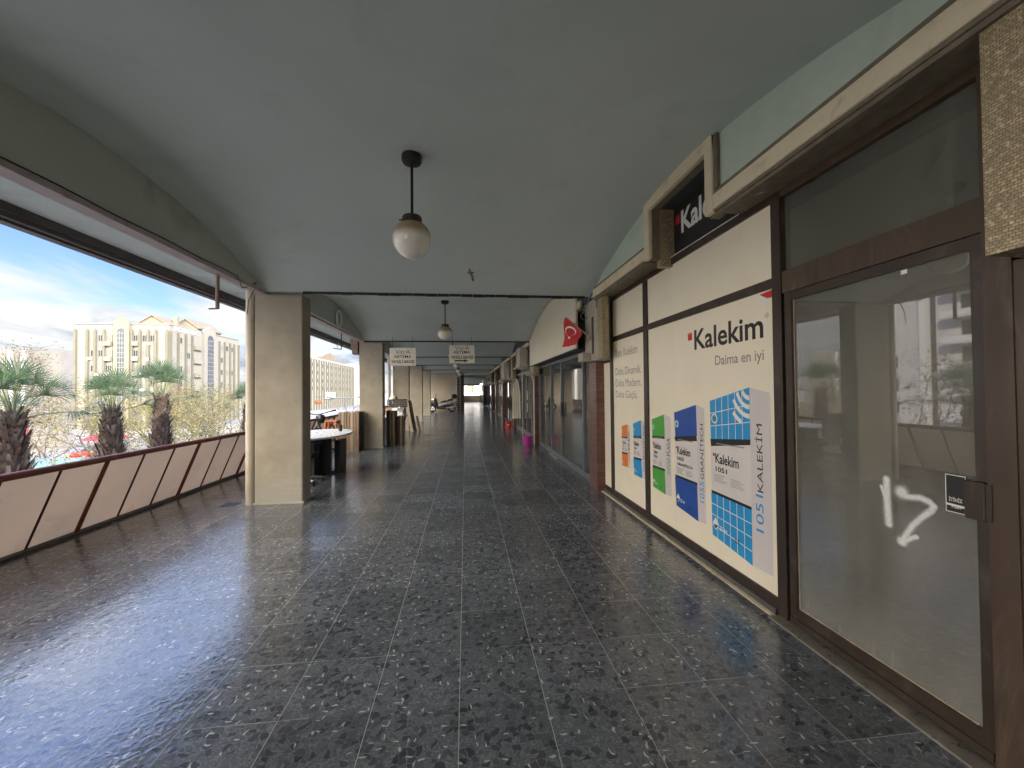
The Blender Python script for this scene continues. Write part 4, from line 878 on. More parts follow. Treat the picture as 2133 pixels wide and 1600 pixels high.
# ================================================================ round table with chair, cup
t=thing('round_table','oval white topped table with dark navy panel base behind the nearest column','table',(-2.75,7.95,0))
mb=MB(); mb.lathe((-2.75,7.95,0),[(0,.71),(1.,.71),(1.012,.718),(1.012,.737),(1.,.745),(0,.745)],56,0,.58,.95); mb.build('table_top',M['laminate'],t,smooth=35)
mb=MB(); mb.box(-3.0,-2.96,7.45,8.35,.02,.71); mb.box(-2.96,-2.47,7.86,7.90,.02,.71); mb.box(-2.70,-2.66,7.55,8.35,.02,.709); mb.build('base_panel',M['navy'],t)
mb=MB(); mb.box(-2.46,-2.36,8.02,8.42,.01,.60); mb.box(-2.9,-2.45,7.93,8.2,.02,.05); mb.build('pedestal',M['black'],t)
c=thing('cup','dark grey cup standing on the oval white table','cup',(-2.45,8.36,.745)); mb=MB(); mb.lathe((-2.45,8.36,.745),[(0,.001),(.03,.0),(.035,.12),(.031,.12),(.027,.01),(0,.01)],20); mb.build('body',M['black'],c,smooth=40)
t=thing('swivel_chair','black swivel chair on castors half hidden behind the nearest column','office chair',(-2.72,7.12,0))
cx,cy=-2.72,7.12
for k in range(5):
    a=math.radians(-38+72*k); ex,ey=cx+.34*math.cos(a),cy+.34*math.sin(a)
    mb=MB(); mb.tube([(cx,cy,.11),(cx+.2*math.cos(a),cy+.2*math.sin(a),.098),(ex,ey,.07)],[.024,.019,.015],10); lg=mb.build('leg',M['chrome'],t,smooth=50)
    mb=MB(); mb.tube([(ex-.018*math.sin(a),ey+.018*math.cos(a),.031),(ex+.018*math.sin(a),ey-.018*math.cos(a),.031)],.03,14); mb.tube([(ex,ey,.075),(ex,ey,.05)],.012,8); mb.build('castor',M['black'],lg,smooth=40)
mb=MB(); mb.tube([(cx,cy,.09),(cx,cy,.42)],.024,12); mb.build('gas_lift',M['black'],t,smooth=40)
mb=MB(); mb.box(cx-.24,cx+.24,cy-.23,cy+.23,.42,.50,bev=.03); mb.build('seat',M['soft_black'],t,smooth=40)
mb=MB(); mb.box(cx-.21,cx+.21,cy-.31,cy-.25,.58,1.02,bev=.025); mb.box(cx-.03,cx+.03,cy-.30,cy-.2,.44,.6); mb.build('backrest',M['soft_black'],t,smooth=40)
for sx in (-1,1):
    mb=MB(); x=cx+sx*.27; mb.tube([(x-sx*.05,cy+.05,.45),(x,cy+.06,.52),(x,cy+.05,.635)],.014,8); mb.box(x-.03,x+.03,cy-.14,cy+.14,.635,.665,bev=.012); mb.build('armrest',M['black'],t,smooth=40)
# ================================================================ bicycle leaning on the parapet
t=thing('bicycle','black bicycle leaning on the parapet behind the oval table','bicycle',(-3.4,10.5,0))
bx=-3.42; lean=.10
def bp(y,z,dx=0): return (bx-lean*z/.9+dx,y+1.1,z)
for y,nm in ((8.95,'front'),(10.0,'rear')):
    mb=MB(); n=32
    for k in range(n):
        a0,a1=2*math.pi*k/n,2*math.pi*(k+1)/n; mb.tube([bp(y+.32*math.cos(a0),.345+.32*math.sin(a0)),bp(y+.32*math.cos(a1),.345+.32*math.sin(a1))],.022,6,cap=False)
    w=mb.build('wheel',M['rubber'],t,smooth=60)
    mb=MB()
    for k in range(16): a=2*math.pi*k/16; mb.tube([bp(y,.345),bp(y+.305*math.cos(a),.345+.305*math.sin(a))],.0022,4)
    mb.tube([bp(y,.345,-.05),bp(y,.345,.05)],.025,10); mb.build('spokes',M['chrome'],w)
mb=MB(); BB=bp(9.55,.31); HT=bp(9.12,.78); ST=bp(9.68,.82); RA=bp(10.0,.345)
for q in ((BB,HT),(BB,ST),(HT,bp(9.66,.76)),(BB,RA),(RA,bp(9.67,.78))): mb.tube(q,.019,8)
mb.tube([HT,bp(9.08,.95)],.018,8); mb.build('frame',M['blackmetal'],t,smooth=50)
mb=MB(); mb.tube([bp(8.95,.345,-.055),bp(9.05,.66,-.055),bp(9.1,.74)],.016,8); mb.tube([bp(8.95,.345,.055),bp(9.05,.66,.055),bp(9.1,.74)],.016,8); mb.build('fork',M['black'],t,smooth=50)
mb=MB(); mb.tube([bp(9.16,1.06,-.33),bp(9.08,1.0,-.12),bp(9.06,.98),bp(9.08,1.0,.12),bp(9.16,1.06,.33)],.013,8); mb.tube([bp(9.16,1.06,-.33),bp(9.2,1.075,-.42)],.019,8); mb.tube([bp(9.16,1.06,.33),bp(9.2,1.075,.42)],.019,8); mb.build('handlebar',M['black'],t,smooth=50)
mb=MB(); mb.box(bx-.17,bx-.01,10.65,10.92,.86,.90,bev=.02); mb.build('saddle',M['black'],t,smooth=40)
mb=MB(); mb.lathe((0,0,0),[(0,0),(.11,0),(.11,.015),(0,.015)],20); mb.v=[Vector(bp(9.55+p.x,.31+p.y,.04+p.z)) for p in mb.v]; mb.tube([bp(9.55,.31,.07),bp(9.55,.14,.09)],.01,6); mb.tube([bp(9.55,.31,-.07),bp(9.55,.48,-.09)],.01,6); mb.build('crank',M['chrome'],t)
mb=MB(); mb.lathe((bx+.02,10.12,.80),[(0,0),(.07,.02),(.09,.10),(.07,.17),(0,.19)],16); mb.build('lamp_bag',M['black'],t,smooth=60)
# orange plastic trestle
t=thing('plastic_stool','orange plastic stool between the bicycle and the upright boards','stool',(-3.08,9.9,0))
mb=MB(); mb.box(-3.22,-2.94,9.76,10.04,.82,.86,bev=.012); mb.build('seat',M['orange'],t)
for sx in (-1,1):
    for sy in (-1,1):
        mb=MB(); mb.tube([(-3.08+sx*.11,9.9+sy*.11,.82),(-3.08+sx*.17,9.9+sy*.16,0)],[.028,.018],8); mb.build('leg',M['orange'],t)
# ================================================================ upright boards in front of the second column
rr=random.Random(8)
x=-3.2
BL=['leftmost weathered board in the upright row beside the second column','upright weathered board, second in the row from the bicycle','upright weathered board, third in the row from the bicycle','upright weathered board, in the middle of the row','upright weathered board, third in the row from the column','upright weathered board, second in the row from the column','upright board standing nearest the second column in its row']
for k in range(7):
    w=.058+.018*rr.random(); h=.98+.03*rr.random()+(.0 if k else -.01)
    mb=MB(); dy=.16+.015*k; y=10.72+.012*k
    mb.prism([(x,y,0.001),(x+w,y,0.001),(x+w-.012,y+.07,h),(x-.012,y+.07,h)],(0,.42,.0)); tag(mb.build('board',M['wood' if k%3!=1 else 'wood_pale'],org=(x,y,0)),BL[k],'board','upright boards beside the second column'); x+=w+.004
mb=MB(); mb.prism([(x,10.98,0.001),(x+.05,10.98,0.001),(x+.042,11.05,1.0),(x-.008,11.05,1.0)],(0,.18,0)); tag(mb.build('board',M['black'],org=(x,11,0)),'black slab at the end of the upright boards, against the second column','board','upright boards beside the second column')
# panels beyond the second column
PB=[(-2.20,11.70,.06,.98,'wood_dark','dark board just past the second column'),(-2.12,11.72,.05,.97,'wood','grey brown board standing past the second column'),(-2.05,11.78,.06,.96,'wood','pale brown board next to the red brown one'),(-1.98,12.0,.09,.80,'wood_red','red brown board with the covered table behind it'),(-1.885,12.05,.05,.80,'wood_pale','pale cream board at the outer end of the panels')]
for x,y,w,h,m,l in PB:
    mb=MB(); mb.prism([(x,y,.001),(x+w,y,.001),(x+w-.01,y+.04,h),(x-.01,y+.04,h)],(0,.5,0)); tag(mb.build('board',M[m],org=(x,y,0)),l,'board','boards standing past the second column')
# covered table, cardboard, crate
t=thing('round_table','round white table carrying a white cloth bundle and the cardboard box','table',(-2.5,13.7,0))
mb=MB(); mb.lathe((-2.52,13.8,0),[(0,.70),(.6,.70),(.61,.72),(.6,.735),(0,.735)],44); mb.build('table_top',M['laminate'],t,smooth=35)
mb=MB(); mb.box(-2.75,-2.29,13.6,13.66,.0,.70); mb.box(-2.55,-2.49,13.4,14.2,.0,.699); mb.build('base_panel',M['navy'],t)
t=thing('cloth_bundle','crumpled white cloth bundle on the second round table','cloth',(-2.45,13.6,.735)); mb=MB(); rr=random.Random(3)
n=14; vs=[];
for i in range(n+1):
    for j in range(n+1):
        u,v=i/n*2-1,j/n*2-1; h=.235*max(0,(1-u*u))**.5*max(0,1-v*v)**.5*(1+.25*math.sin(u*7+v*3)*math.cos(v*6))+.02*rr.random()*(abs(u)<.95 and abs(v)<.95); vs.append((-2.20+u*.24,13.62+v*.24,.738+h))
mb.add(vs,[(i*(n+1)+j,(i+1)*(n+1)+j,(i+1)*(n+1)+j+1,i*(n+1)+j+1) for i in range(n) for j in range(n)]); mb.build('cloth',M['cloth'],t,smooth=50)
t=thing('cardboard_box','brown cardboard box under the black crate','box',(-2.45,14.3,.0)); mb=MB(); mb.box(-2.72,-2.1,14.35,14.8,.55,.97,bev=.006); mb.build('body',M['card'],t)
mb=MB(); mb.box(-2.45,-2.37,14.3485,14.35,.55,.97); mb.build('tape',M['wood_pale'],t)
t=thing('stand','low dark stand below the cardboard box','stand',(-2.4,14.5,0)); mb=MB(); mb.box(-2.7,-2.12,14.37,14.8,.50,.549); mb.build('shelf',M['wood_dark'],t)
for sx in (-2.68,-2.15):
    for sy in (14.4,14.76): mb=MB(); mb.box(sx-.02,sx+.02,sy-.02,sy+.02,0,.50); mb.build('leg',M['wood_dark'],t)
t=thing('plastic_crate','black slatted plastic crate holding pale odds and ends','crate',(-2.35,14.5,.97)); mb=MB()
x0,x1,y0,y1,z0,z1=-2.66,-2.06,14.37,14.77,.972,1.25
mb.box(x0,x1,y0,y1,z0,z0+.015)
for z in (z0+.02,z0+.08,z0+.14,z0+.2,z1-.03):
    mb.box(x0,x1,y0,y0+.012,z,z+.03); mb.box(x0,x1,y1-.012,y1,z,z+.03); mb.box(x0,x0+.012,y0+.012,y1-.012,z,z+.03); mb.box(x1-.012,x1,y0+.012,y1-.012,z,z+.03)
for k in range(11):
    x=x0+(x1-x0)*k/10; mb.box(x-.012,x+.012,y0-.003,y0+.009,z0,z1-.001); mb.box(x-.012,x+.012,y1-.009,y1+.003,z0,z1-.001)
mb.build('slatted_body',M['black'],t)
t=thing('bag','pale yellow crumpled bag lying in the black crate','bag',(-2.5,14.5,1.2)); mb=MB(); n=12; vs=[]; rr=random.Random(5)
mb.lathe((-2.5,14.56,1.18),[(0,0),(.12,.02),(.14,.09),(.11,.16),(.05,.19),(0,.195)],18); mb.v=[p+Vector((rr.uniform(-.02,.02),rr.uniform(-.02,.02),rr.uniform(-.015,.02))) for p in mb.v]; mb.build('sack',M['fascia_cream'],t,smooth=70)
# dark boards leaning on the third column
for (xb,xt,y,w,h,m,l) in ((-1.98,-2.20,15.75,.10,1.19,'wood_pale','pale edged long board leaning against the third column'),(-1.86,-2.09,15.85,.12,1.18,'wood_dark','long dark board leaning beside the pale edged one'),(-1.70,-1.85,15.95,.09,.57,'wood','short brown board leaning in front of the third column')):
    mb=MB(); mb.prism([(xb-w,y,.001),(xb,y,.001),(xt,y+.22,h),(xt-w,y+.22,h)],(.0,.05,0)); tag(mb.build('board',M[m],org=(xb,y,0)),l,'board','boards leaning on the third column')
# ================================================================ motor scooter by the end wall (nose to the left)
t=thing('scooter','black and silver motor scooter with top box parked by the end wall','motor scooter',(-1.6,30.3,0))
sy=30.3
def loft(secs,m=10):
    """secs: (x, zlow, zhigh, halfwidth)"""
    vs=[];fs=[]
    for x,zl,zh,w in secs:
        for k in range(m):
            a=2*math.pi*k/m; ca,sa=math.cos(a),math.sin(a); q=lambda c:math.copysign(abs(c)**.7,c)
            vs.append((x,sy+w*q(ca),(zl+zh)/2+(zh-zl)/2*q(sa)))
    for i in range(len(secs)-1):
        for k in range(m): fs.append((i*m+k,i*m+(k+1)%m,(i+1)*m+(k+1)%m,(i+1)*m+k))
    fs+=[tuple(range(m-1,-1,-1)),tuple(range((len(secs)-1)*m,len(secs)*m))]; return vs,fs
for x,nm in ((-2.42,0),(-1.03,1)):
    mb=MB(); mb.torus((x,sy,.29),.225,.065,'y',32,10); w=mb.build('wheel',M['rubber'],t,smooth=60)
    mb=MB(); mb.torus((x,sy,.29),.165,.018,'y',28,8); mb.tube([(x,sy-.05,.29),(x,sy+.05,.29)],.045,12)
    for k in range(5): a=2*math.pi*k/5+.3; mb.tube([(x,sy,.29),(x+.16*math.cos(a),sy,.29+.16*math.sin(a))],.018,6)
    mb.build('rim',M['chrome'],w,smooth=50)
mb=MB(); mb.add(*loft([(-2.52,.60,.86,.10),(-2.42,.42,1.0,.19),(-2.25,.34,1.04,.21),(-2.12,.30,.98,.2),(-2.02,.28,.62,.17)])); mb.build('front_fairing',M['black'],t,smooth=50)
mb=MB(); mb.add(*loft([(-2.47,.72,.98,.12),(-2.36,.74,1.04,.2),(-2.28,.8,1.06,.2)])); mb.build('headlight_panel',M['silver_paint'],t,smooth=50)
mb=MB(); mb.add(*loft([(-2.1,.24,.42,.15),(-1.8,.22,.44,.17),(-1.5,.24,.52,.18),(-1.2,.32,.6,.16)])); mb.build('floorboard',M['black'],t,smooth=50)
mb=MB(); mb.add(*loft([(-1.95,.42,.60,.16),(-1.75,.46,.66,.18),(-1.45,.52,.76,.19),(-1.1,.6,.84,.17),(-.86,.72,.86,.1)])); mb.build('side_panel',M['silver_paint'],t,smooth=50)
mb=MB(); mb.add(*loft([(-1.82,.66,.76,.10),(-1.6,.72,.84,.16),(-1.35,.76,.86,.17),(-1.2,.8,.96,.16),(-.92,.86,.98,.13)])); mb.build('seat',M['soft_black'],t,smooth=50)
mb=MB(); mb.add(*loft([(-1.06,1.04,1.12,.12),(-1.0,.99,1.28,.2),(-.86,.97,1.33,.21),(-.72,.99,1.31,.2),(-.64,1.06,1.2,.12)])); mb.build('top_box',M['black'],t,smooth=50)
mb=MB(); mb.tube([(-1.05,sy,.9),(-.9,sy,.98)],.02,8); mb.box(-1.0,-.74,sy-.1,sy+.1,.945,.97); mb.build('rack',M['blackmetal'],t)
mb=MB(); mb.tube([(-2.16,sy-.36,1.06),(-2.2,sy-.2,1.09),(-2.22,sy,1.04),(-2.2,sy+.2,1.09),(-2.16,sy+.36,1.06)],.017,8); mb.tube([(-2.22,sy,.95),(-2.22,sy,1.06)],.03,8); mb.build('handlebar',M['black'],t,smooth=50)
for s in (-1,1):
    mb=MB(); mb.tube([(-2.19,sy+s*.25,1.08),(-2.17,sy+s*.3,1.25)],.007,6); mb.tube([(-2.18,sy+s*.3,1.27),(-2.16,sy+s*.3,1.27)],.055,14); mb.build('mirror',M['black'],t,smooth=50)
mb=MB(); mb.add([(-2.40,sy-.16,1.02),(-2.40,sy+.16,1.02),(-2.27,sy+.13,1.30),(-2.27,sy-.13,1.30),(-2.39,sy-.16,1.02),(-2.39,sy+.16,1.02),(-2.26,sy+.13,1.30),(-2.26,sy-.13,1.30)],[(0,1,2,3),(7,6,5,4),(0,4,5,1),(2,6,7,3),(1,5,6,2),(0,3,7,4)]); mb.build('windscreen',M['far_glass'],t)
mb=MB(); mb.tube([(-2.30,sy,.62),(-2.42,sy-.09,.29)],.028,8); mb.tube([(-2.30,sy,.62),(-2.42,sy+.09,.29)],.028,8); mb.build('fork',M['chrome'],t,smooth=50)
mb=MB(); mb.tube([(-1.45,sy-.15,.32),(-1.1,sy-.19,.33),(-.8,sy-.19,.42)],[.03,.055,.045],12); mb.build('exhaust',M['silver_paint'],t,smooth=50)
mb=MB(); mb.tube([(-.82,sy,.72),(-.70,sy,.62),(-.66,sy,.45)],.03,8); mb.add(*loft([(-1.3,.56,.60,.06),(-1.1,.60,.66,.08),(-.85,.60,.65,.08),(-.72,.48,.55,.06)])); mb.build('mudguard',M['black'],t,smooth=50)
mb=MB(); mb.tube([(-1.45,sy-.12,.24),(-1.35,sy-.24,.015)],.014,8); mb.build('side_stand',M['blackmetal'],t)
# tall metal ladder at the end of the wall
t=thing('ladder','tall pale metal ladder standing at the end of the brown wall','ladder',(-.5,30.9,0))
for x in (-.66,-.40):
    mb=MB(); mb.box(x-.02,x+.02,30.9,30.95,0,2.6); mb.build('stile',M['silver_paint'],t)
for k in range(16):
    mb=MB(); z=.14+.155*k; mb.box(-.64,-.42,30.905,30.945,z-.03,z+.03); mb.build('rung',M['blackmetal'],t)
# ================================================================ small fittings on the ceiling and beams
t=thing('pipe_stub','short rusty pipe hanging below the near spandrel beam','pipe',(-2.78,4.94,2.45)); mb=MB(); mb.tube([(-2.78,4.94,2.46),(-2.78,4.94,2.86)],.02,12); mb.build('pipe',M['rust'],t,smooth=50)
mb=MB(); mb.tube([(-2.78,4.94,2.462),(-2.86,4.92,2.455)],.009,6); mb.build('hook',M['rust'],t)
mb=MB(); rr=random.Random(2); P=[]
for k in range(46):
    y=-1+k*.135; P.append((-2.68,y,2.893+.004*math.sin(k*.9)))
P+=[(-2.68,5.15,2.90),(-2.70,5.25,2.84),(-2.73,5.35,2.80),(-2.72,5.5,2.86),(-2.68,5.58,2.93),(-2.70,5.62,2.88),(-2.78,5.6,2.70),(-2.78,5.58,2.52)]
mb.tube([p for p in P if p[1]<5.7],.0055,6); tag(mb.build('loose_wire',M['blackmetal'],org=(-2.7,5,2.9)),'thin black wire along the foot of the near spandrel wall, end dangling','wire')
mb=MB(); mb.torus((-2.665,9.0,3.07),.165,.022,'x',36,10); ring=mb.build('ring_lamp',M['white_print'],org=(-2.67,9.,3.07),smooth=60); tag(ring,'round white ring shaped tube lamp on the second spandrel wall','lamp')
mb=MB(); P=[(-2.8,9.63,2.85),(-2.8,9.63,2.48)]; mb.tube(P,.011,8); mb.tube([(-2.8,9.63,2.48),(-2.8,9.08,2.45)],.009,8); mb.tube([(-2.8,9.4,2.47),(-2.8,9.2,2.60)],.005,6); tag(mb.build('wire_bracket',M['blackmetal'],org=(-2.8,9.4,2.6)),'thin angled metal bracket hanging from the second spandrel beam','bracket')
mb=MB(); mb.tube([(.06,5.1,3.03),(.07,5.09,2.97),(.09,5.05,2.93)],.012,8); mb.tube([(.03,5.1,2.985),(.11,5.1,2.985)],.011,8); mb.tube([(.08,5.06,2.96),(.10,5.02,2.86)],.013,8); tag(mb.build('ceiling_hook',M['rust'],org=(.07,5.1,3.0)),'rusty hook stub sticking out of the near vault','hook')
mb=MB(); mb.box(-3.26,-3.08,5.86,6.04,.0008,.004); tag(mb.build('floor_drain',M['black'],org=(-3.17,5.95,0)),'black floor drain beside the nearest column','drain')
mb=MB(); mb.tube([(-2.70,9.9,2.872),(-2.70,11.2,2.872)],.016,8); mb.tube([(-2.68,6.3,2.895),(-2.68,9.9,2.895)],.013,8); tag(mb.build('tube_lamp',M['white_print'],org=(-2.7,10,2.87)),'white tube fixed along the second spandrel beam','tube')
# ================================================================ outside
GZ=-5.5
mb=MB(); mb.poly([(-1600,-1600,GZ),(1600,-1600,GZ),(1600,1800,GZ),(-1600,1800,GZ)]); tag(mb.build('ground',M['ground']),kind='structure')
mb=MB(); mb.poly([(-38,-300,GZ+.004),(-24,-300,GZ+.004),(-24,500,GZ+.004),(-38,500,GZ+.004)]); tag(mb.build('road',M['asphalt']),kind='structure')
mb=MB()
for k in range(60): mb.box(-31.1,-30.9,-100+k*9,-96+k*9,GZ+.005,GZ+.009)
tag(mb.build('road_markings',M['paint_white']),kind='structure')
mb=MB(); mb.box(-23.9,-23.65,-300,500,GZ,GZ+.13); mb.box(-38.35,-38.1,-300,500,GZ,GZ+.13); tag(mb.build('kerb',M['concrete']),kind='structure')
# ground storey under the walkway
mb=MB(); mb.box(-4.2,8,-9.5,61.5,GZ,-.36); tag(mb.build('lower_storey',M['facade_grey'],org=(2,25,GZ)),'plain lower storey carrying the walkway, below the parapet','building')
WR=random.Random(6)
def window(parent,p,ax,w,h,cols=2):
    "ax 'y': in a wall facing -Y; ax 'x': in a wall facing +X. p = middle of the sill line on the wall"
    x,y,z=p; mb=MB()
    def bx(mb,a0,a1,z0,z1,d0,d1):
        if ax=='y': mb.box(x+a0,x+a1,y-d1,y-d0,z+z0,z+z1)
        else: mb.box(x+d0,x+d1,y+a0,y+a1,z+z0,z+z1)
    t=.07
    bx(mb,-w/2,w/2,0,t,.02,.09); bx(mb,-w/2,w/2,h-t,h,.02,.09)
    for k in range(cols+1): a=-w/2+t/2+(w-t)*k/cols; bx(mb,a-t/2,a+t/2,t,h-t,.02,.09)
    f=mb.build('window',M['win_frame'],parent); mb=MB(); bx(mb,-w/2+t,w/2-t,t,h-t,.021,.04); mb.build('pane',M[WR.choice(('win','win','win','curtain','fin_grey'))],f)
# ---- pale yellow apartment block
B=thing('apartment_block','pale yellow apartment block with pilasters, glazed stair towers and ochre gabled roof','building',(-61,92,GZ))
mb=MB(); mb.box(-78.6,-61.1,92,118,GZ,15.9); mb.build('wall',M['pale_yellow'],B)
mb=MB(); mb.box(-78.75,-60.95,91.85,118.15,15.9,16.15); mb.build('cornice',M['pale_yellow'],B)
rows=[12.4,9.3,6.2,3.1,0.,-3.1]
mb=MB(); 
for x in (-78.45,-76.24,-74.8,-73.15,-68.0,-66.5,-64.95,-63.5,-61.35): mb.box(x-.2,x+.2,91.65,91.999,GZ,14.6); mb.prism([(x-.2,91.65,14.6),(x+.2,91.65,14.6),(x,91.65,14.95)],(0,.349,0))
for y in (92.25,94.5,96.9,99,109.2,111.4,113.8,115.7,117.8): mb.box(-61.099,-60.75,y-.2,y+.2,GZ,14.6)
mb.build('pilasters',M['olive_render'],B)
for z in rows:
    for x,w in ((-75.25,.95),(-73.9,.85),(-72.35,1.2),(-67.2,1.2),(-65.6,1.0),(-64.15,1.0)): window(B,(x,92,z),'y',w,1.35,3 if w>1.1 else 2)
    for y,w in ((95.4,1.1),(97.9,1.1),(110.2,1.2),(112.6,1.2),(114.7,1.1)): window(B,(-61.1,y,z),'x',w,1.35)
    # loggia balconies
    for bx in ((-72.95,-71.75,91.45,91.999),(-67.8,-66.7,91.45,91.999),(-61.099,-60.5,99.4,101.9)):
        mb=MB(); mb.box(*bx,z-.9,z-.05); mb.build('balcony_parapet',M['pale_yellow' if int(z)%2 else 'ochre_render'],B)
for (ax,a0,a1,g0,g1) in (('y',-71.2,-68.35,-70.5,-69.1),('x',102.7,107.1,103.9,106.2)):
    tw=MB(); c=(a0+a1)/2
    def P(a,z,d): return (a,92-d,z) if ax=='y' else (-61.1+d,a,z)
    out=[P(a0,GZ,.5),P(a1,GZ,.5),P(a1,16.4,.5),P(c,17.5,.5),P(a0,16.4,.5)]
    tw.prism(out,(0,.48,0) if ax=='y' else (-.48,0,0)); st=tw.build('stair_tower',M['ochre_render'] if ax=='y' else M['pale_yellow'],B)
    gm=MB(); arc=[P(g0,GZ,.52),P(g1,GZ,.52)]+[P((g0+g1)/2+(g1-g0)/2*math.cos(q*math.pi/12),14.3+(.75 if ax=='y' else 1.1)*math.sin(q*math.pi/12),.52) for q in range(13)]
    gm.poly(arc); gm.build('stair_glazing',M['stair_glass'],st)
    fm=MB()
    for z in range(-5,15): fm.add([P(g0,z,.54),P(g1,z,.54),P(g1,z+.09,.54),P(g0,z+.09,.54)],[(0,1,2,3)])
    for q in range(4): a=g0+(g1-g0)*q/3; fm.add([P(a-.04,GZ,.545),P(a+.04,GZ,.545),P(a+.04,14.5,.545),P(a-.04,14.5,.545)],[(0,1,2,3)])
    fm.build('stair_glazing_bars',M['win_frame'],st)
for (x,z) in ((-75.9,8.6),(-74.5,5.4),(-65.05,8.5),(-66.05,2.2),(-73.4,11.6),(-64.75,11.7),(-64.8,5.4),(-66.1,5.5)):
    mb=MB(); mb.box(x-.3,x+.3,91.6,91.99,z,z+.5); mb.build('air_conditioner',M['white_panel'],B)
def gable(x0,x1,y0,y1,z0,z1,ht):
    mb=MB(); c=(x0+x1)/2; mb.prism([(x0+.4,y0,15.9),(x1-.4,y0,15.9),(x1-.4,y0,z0),(c,y0,z1-.15),(x0+.4,y0,z0)],(0,y1-y0,0),0)
    mb.prism([(x0,y0-.3,z0-.05),(c,y0-.3,z1),(c,y0-.3,z1-.25),(x0,y0-.3,z0-.3)],(0,y1-y0+.6,0),1); mb.prism([(c,y0-.3,z1),(x1,y0-.3,z0-.05),(x1,y0-.3,z0-.3),(c,y0-.3,z1-.25)],(0,y1-y0+.6,0),1); return mb
rf=gable(-71.5,-65.4,98,112,17.2,19.1,0).build('roof',[M['ochre_render'],M['roof_ochre']],B)
gable(-67.9,-61.8,103,112,17.0,19.2,0).build('roof',[M['ochre_render'],M['roof_ochre']],B)
mb=MB(); mb.box(-66.3,-65.4,101,101.8,17.,19.3); mb.box(-72.3,-71.5,99,104,16,17.2); mb.build('chimney',M['ochre_render'],rf)
mb=MB(); put_text(mb,'TURAY KONUT YAPI',lambda a,b:(-60.93,a,b),93.9,101.4,15.15,15.6,0,.02); mb.build('roof_sign_lettering',M['black_print'],B)
mb=MB(); mb.box(-61.08,-60.97,93.4,101.8,14.98,15.8); mb.build('roof_sign',M['white_panel'],B)
# ---- second pale block farther off
B=thing('apartment_block','farther striped pale block with ochre gable, seen between the first two columns','building',(-61,200,GZ))
mb=MB(); mb.box(-80,-61,168,232,GZ,16.0); mb.build('wall',M['white_render'],B)
mb=MB()
for k in range(22):
    y=169.5+k*2.95; mb.box(-60.999,-60.5,y-.22,y+.22,GZ,15.2)
mb.build('pilasters',M['olive_render'],B)
rr=random.Random(1)
for y in (170.9,176.8,182.8,188.6,194.5,200.4,206.3,212.2,218.1,224.):
    for z in (12.2,9.,5.8,2.6): 
        mb=MB(); mb.box(-60.999,-60.93,y-.7,y+.7,z,z+1.5); mb.build('window',M['win'],B)
mb=MB(); mb.prism([(-78,196,16),(-61.5,196,16),(-69,196,20.2)],(0,8,0)); mb.prism([(-62,176,16),(-62,216,16),(-62,206,17.6),(-62,196,20.),(-62,186,17.4)],(-8,0,0)); mb.build('roof',M['roof_ochre'],B)
mb=MB(); mb.box(-60.9,-60.3,186,198,-1.2,1.6); mb.build('shop_board',M['white_panel'],B)
mb=MB(); mb.box(-60.9,-60.3,174,181,-2.6,-1.6); mb.build('orange_board',M['orange'],B)
B=thing('office_block','white office block with teal glass, next beyond the farther pale block','building',(-66,245,GZ))
mb=MB(); mb.box(-84,-61.5,238,272,GZ,17.5); mb.build('wall',M['white_panel'],B)
mb=MB(); mb.box(-61.499,-61.2,252,271,13.2,16.6); mb.build('teal_band',M['teal_glass'],B)
for z in (10.6,7.6,4.6,1.6): mb=MB(); mb.box(-61.499,-61.3,250,271,z,z+.35); mb.build('floor_line',M['fin_grey'],B)
for z in (-.2,-1.6,-3.2): mb=MB(); mb.box(-61.499,-61.2,258,270,z,z+.8); mb.build('window',M['win'],B)
# ---- low white building with grey fins
B=thing('low_block','low white building with grey vertical fins and dark windows, left of the yellow block','building',(-62,60,GZ))
mb=MB(); mb.box(-80,-52.8,60.3,61.6,GZ,7.45); mb.build('wall',M['fin_grey'],B)
x=-56.55
k=0
while x>-80:
    mb=MB(); mb.box(x-.28,x+.28,59.75,60.299,GZ,7.6); mb.build('fin',M['fin_grey'],B)
    mb=MB(); mb.box(x-1.17,x-.28,60.05,60.299,4.95,7.45); mb.build('white_panel',M['white_panel'],B)
    mb=MB(); mb.box(x-1.05,x-.4,60.2,60.299,3.2,4.85); mb.build('window',M['win'],B)
    mb=MB(); mb.box(x-1.17,x-.28,60.05,60.299,GZ,3.1); mb.build('white_panel',M['white_panel'],B); x-=1.45
mb=MB(); mb.box(-56.26,-52.75,59.9,60.299,GZ,7.3); mb.build('plain_bay',M['fin_grey'],B)
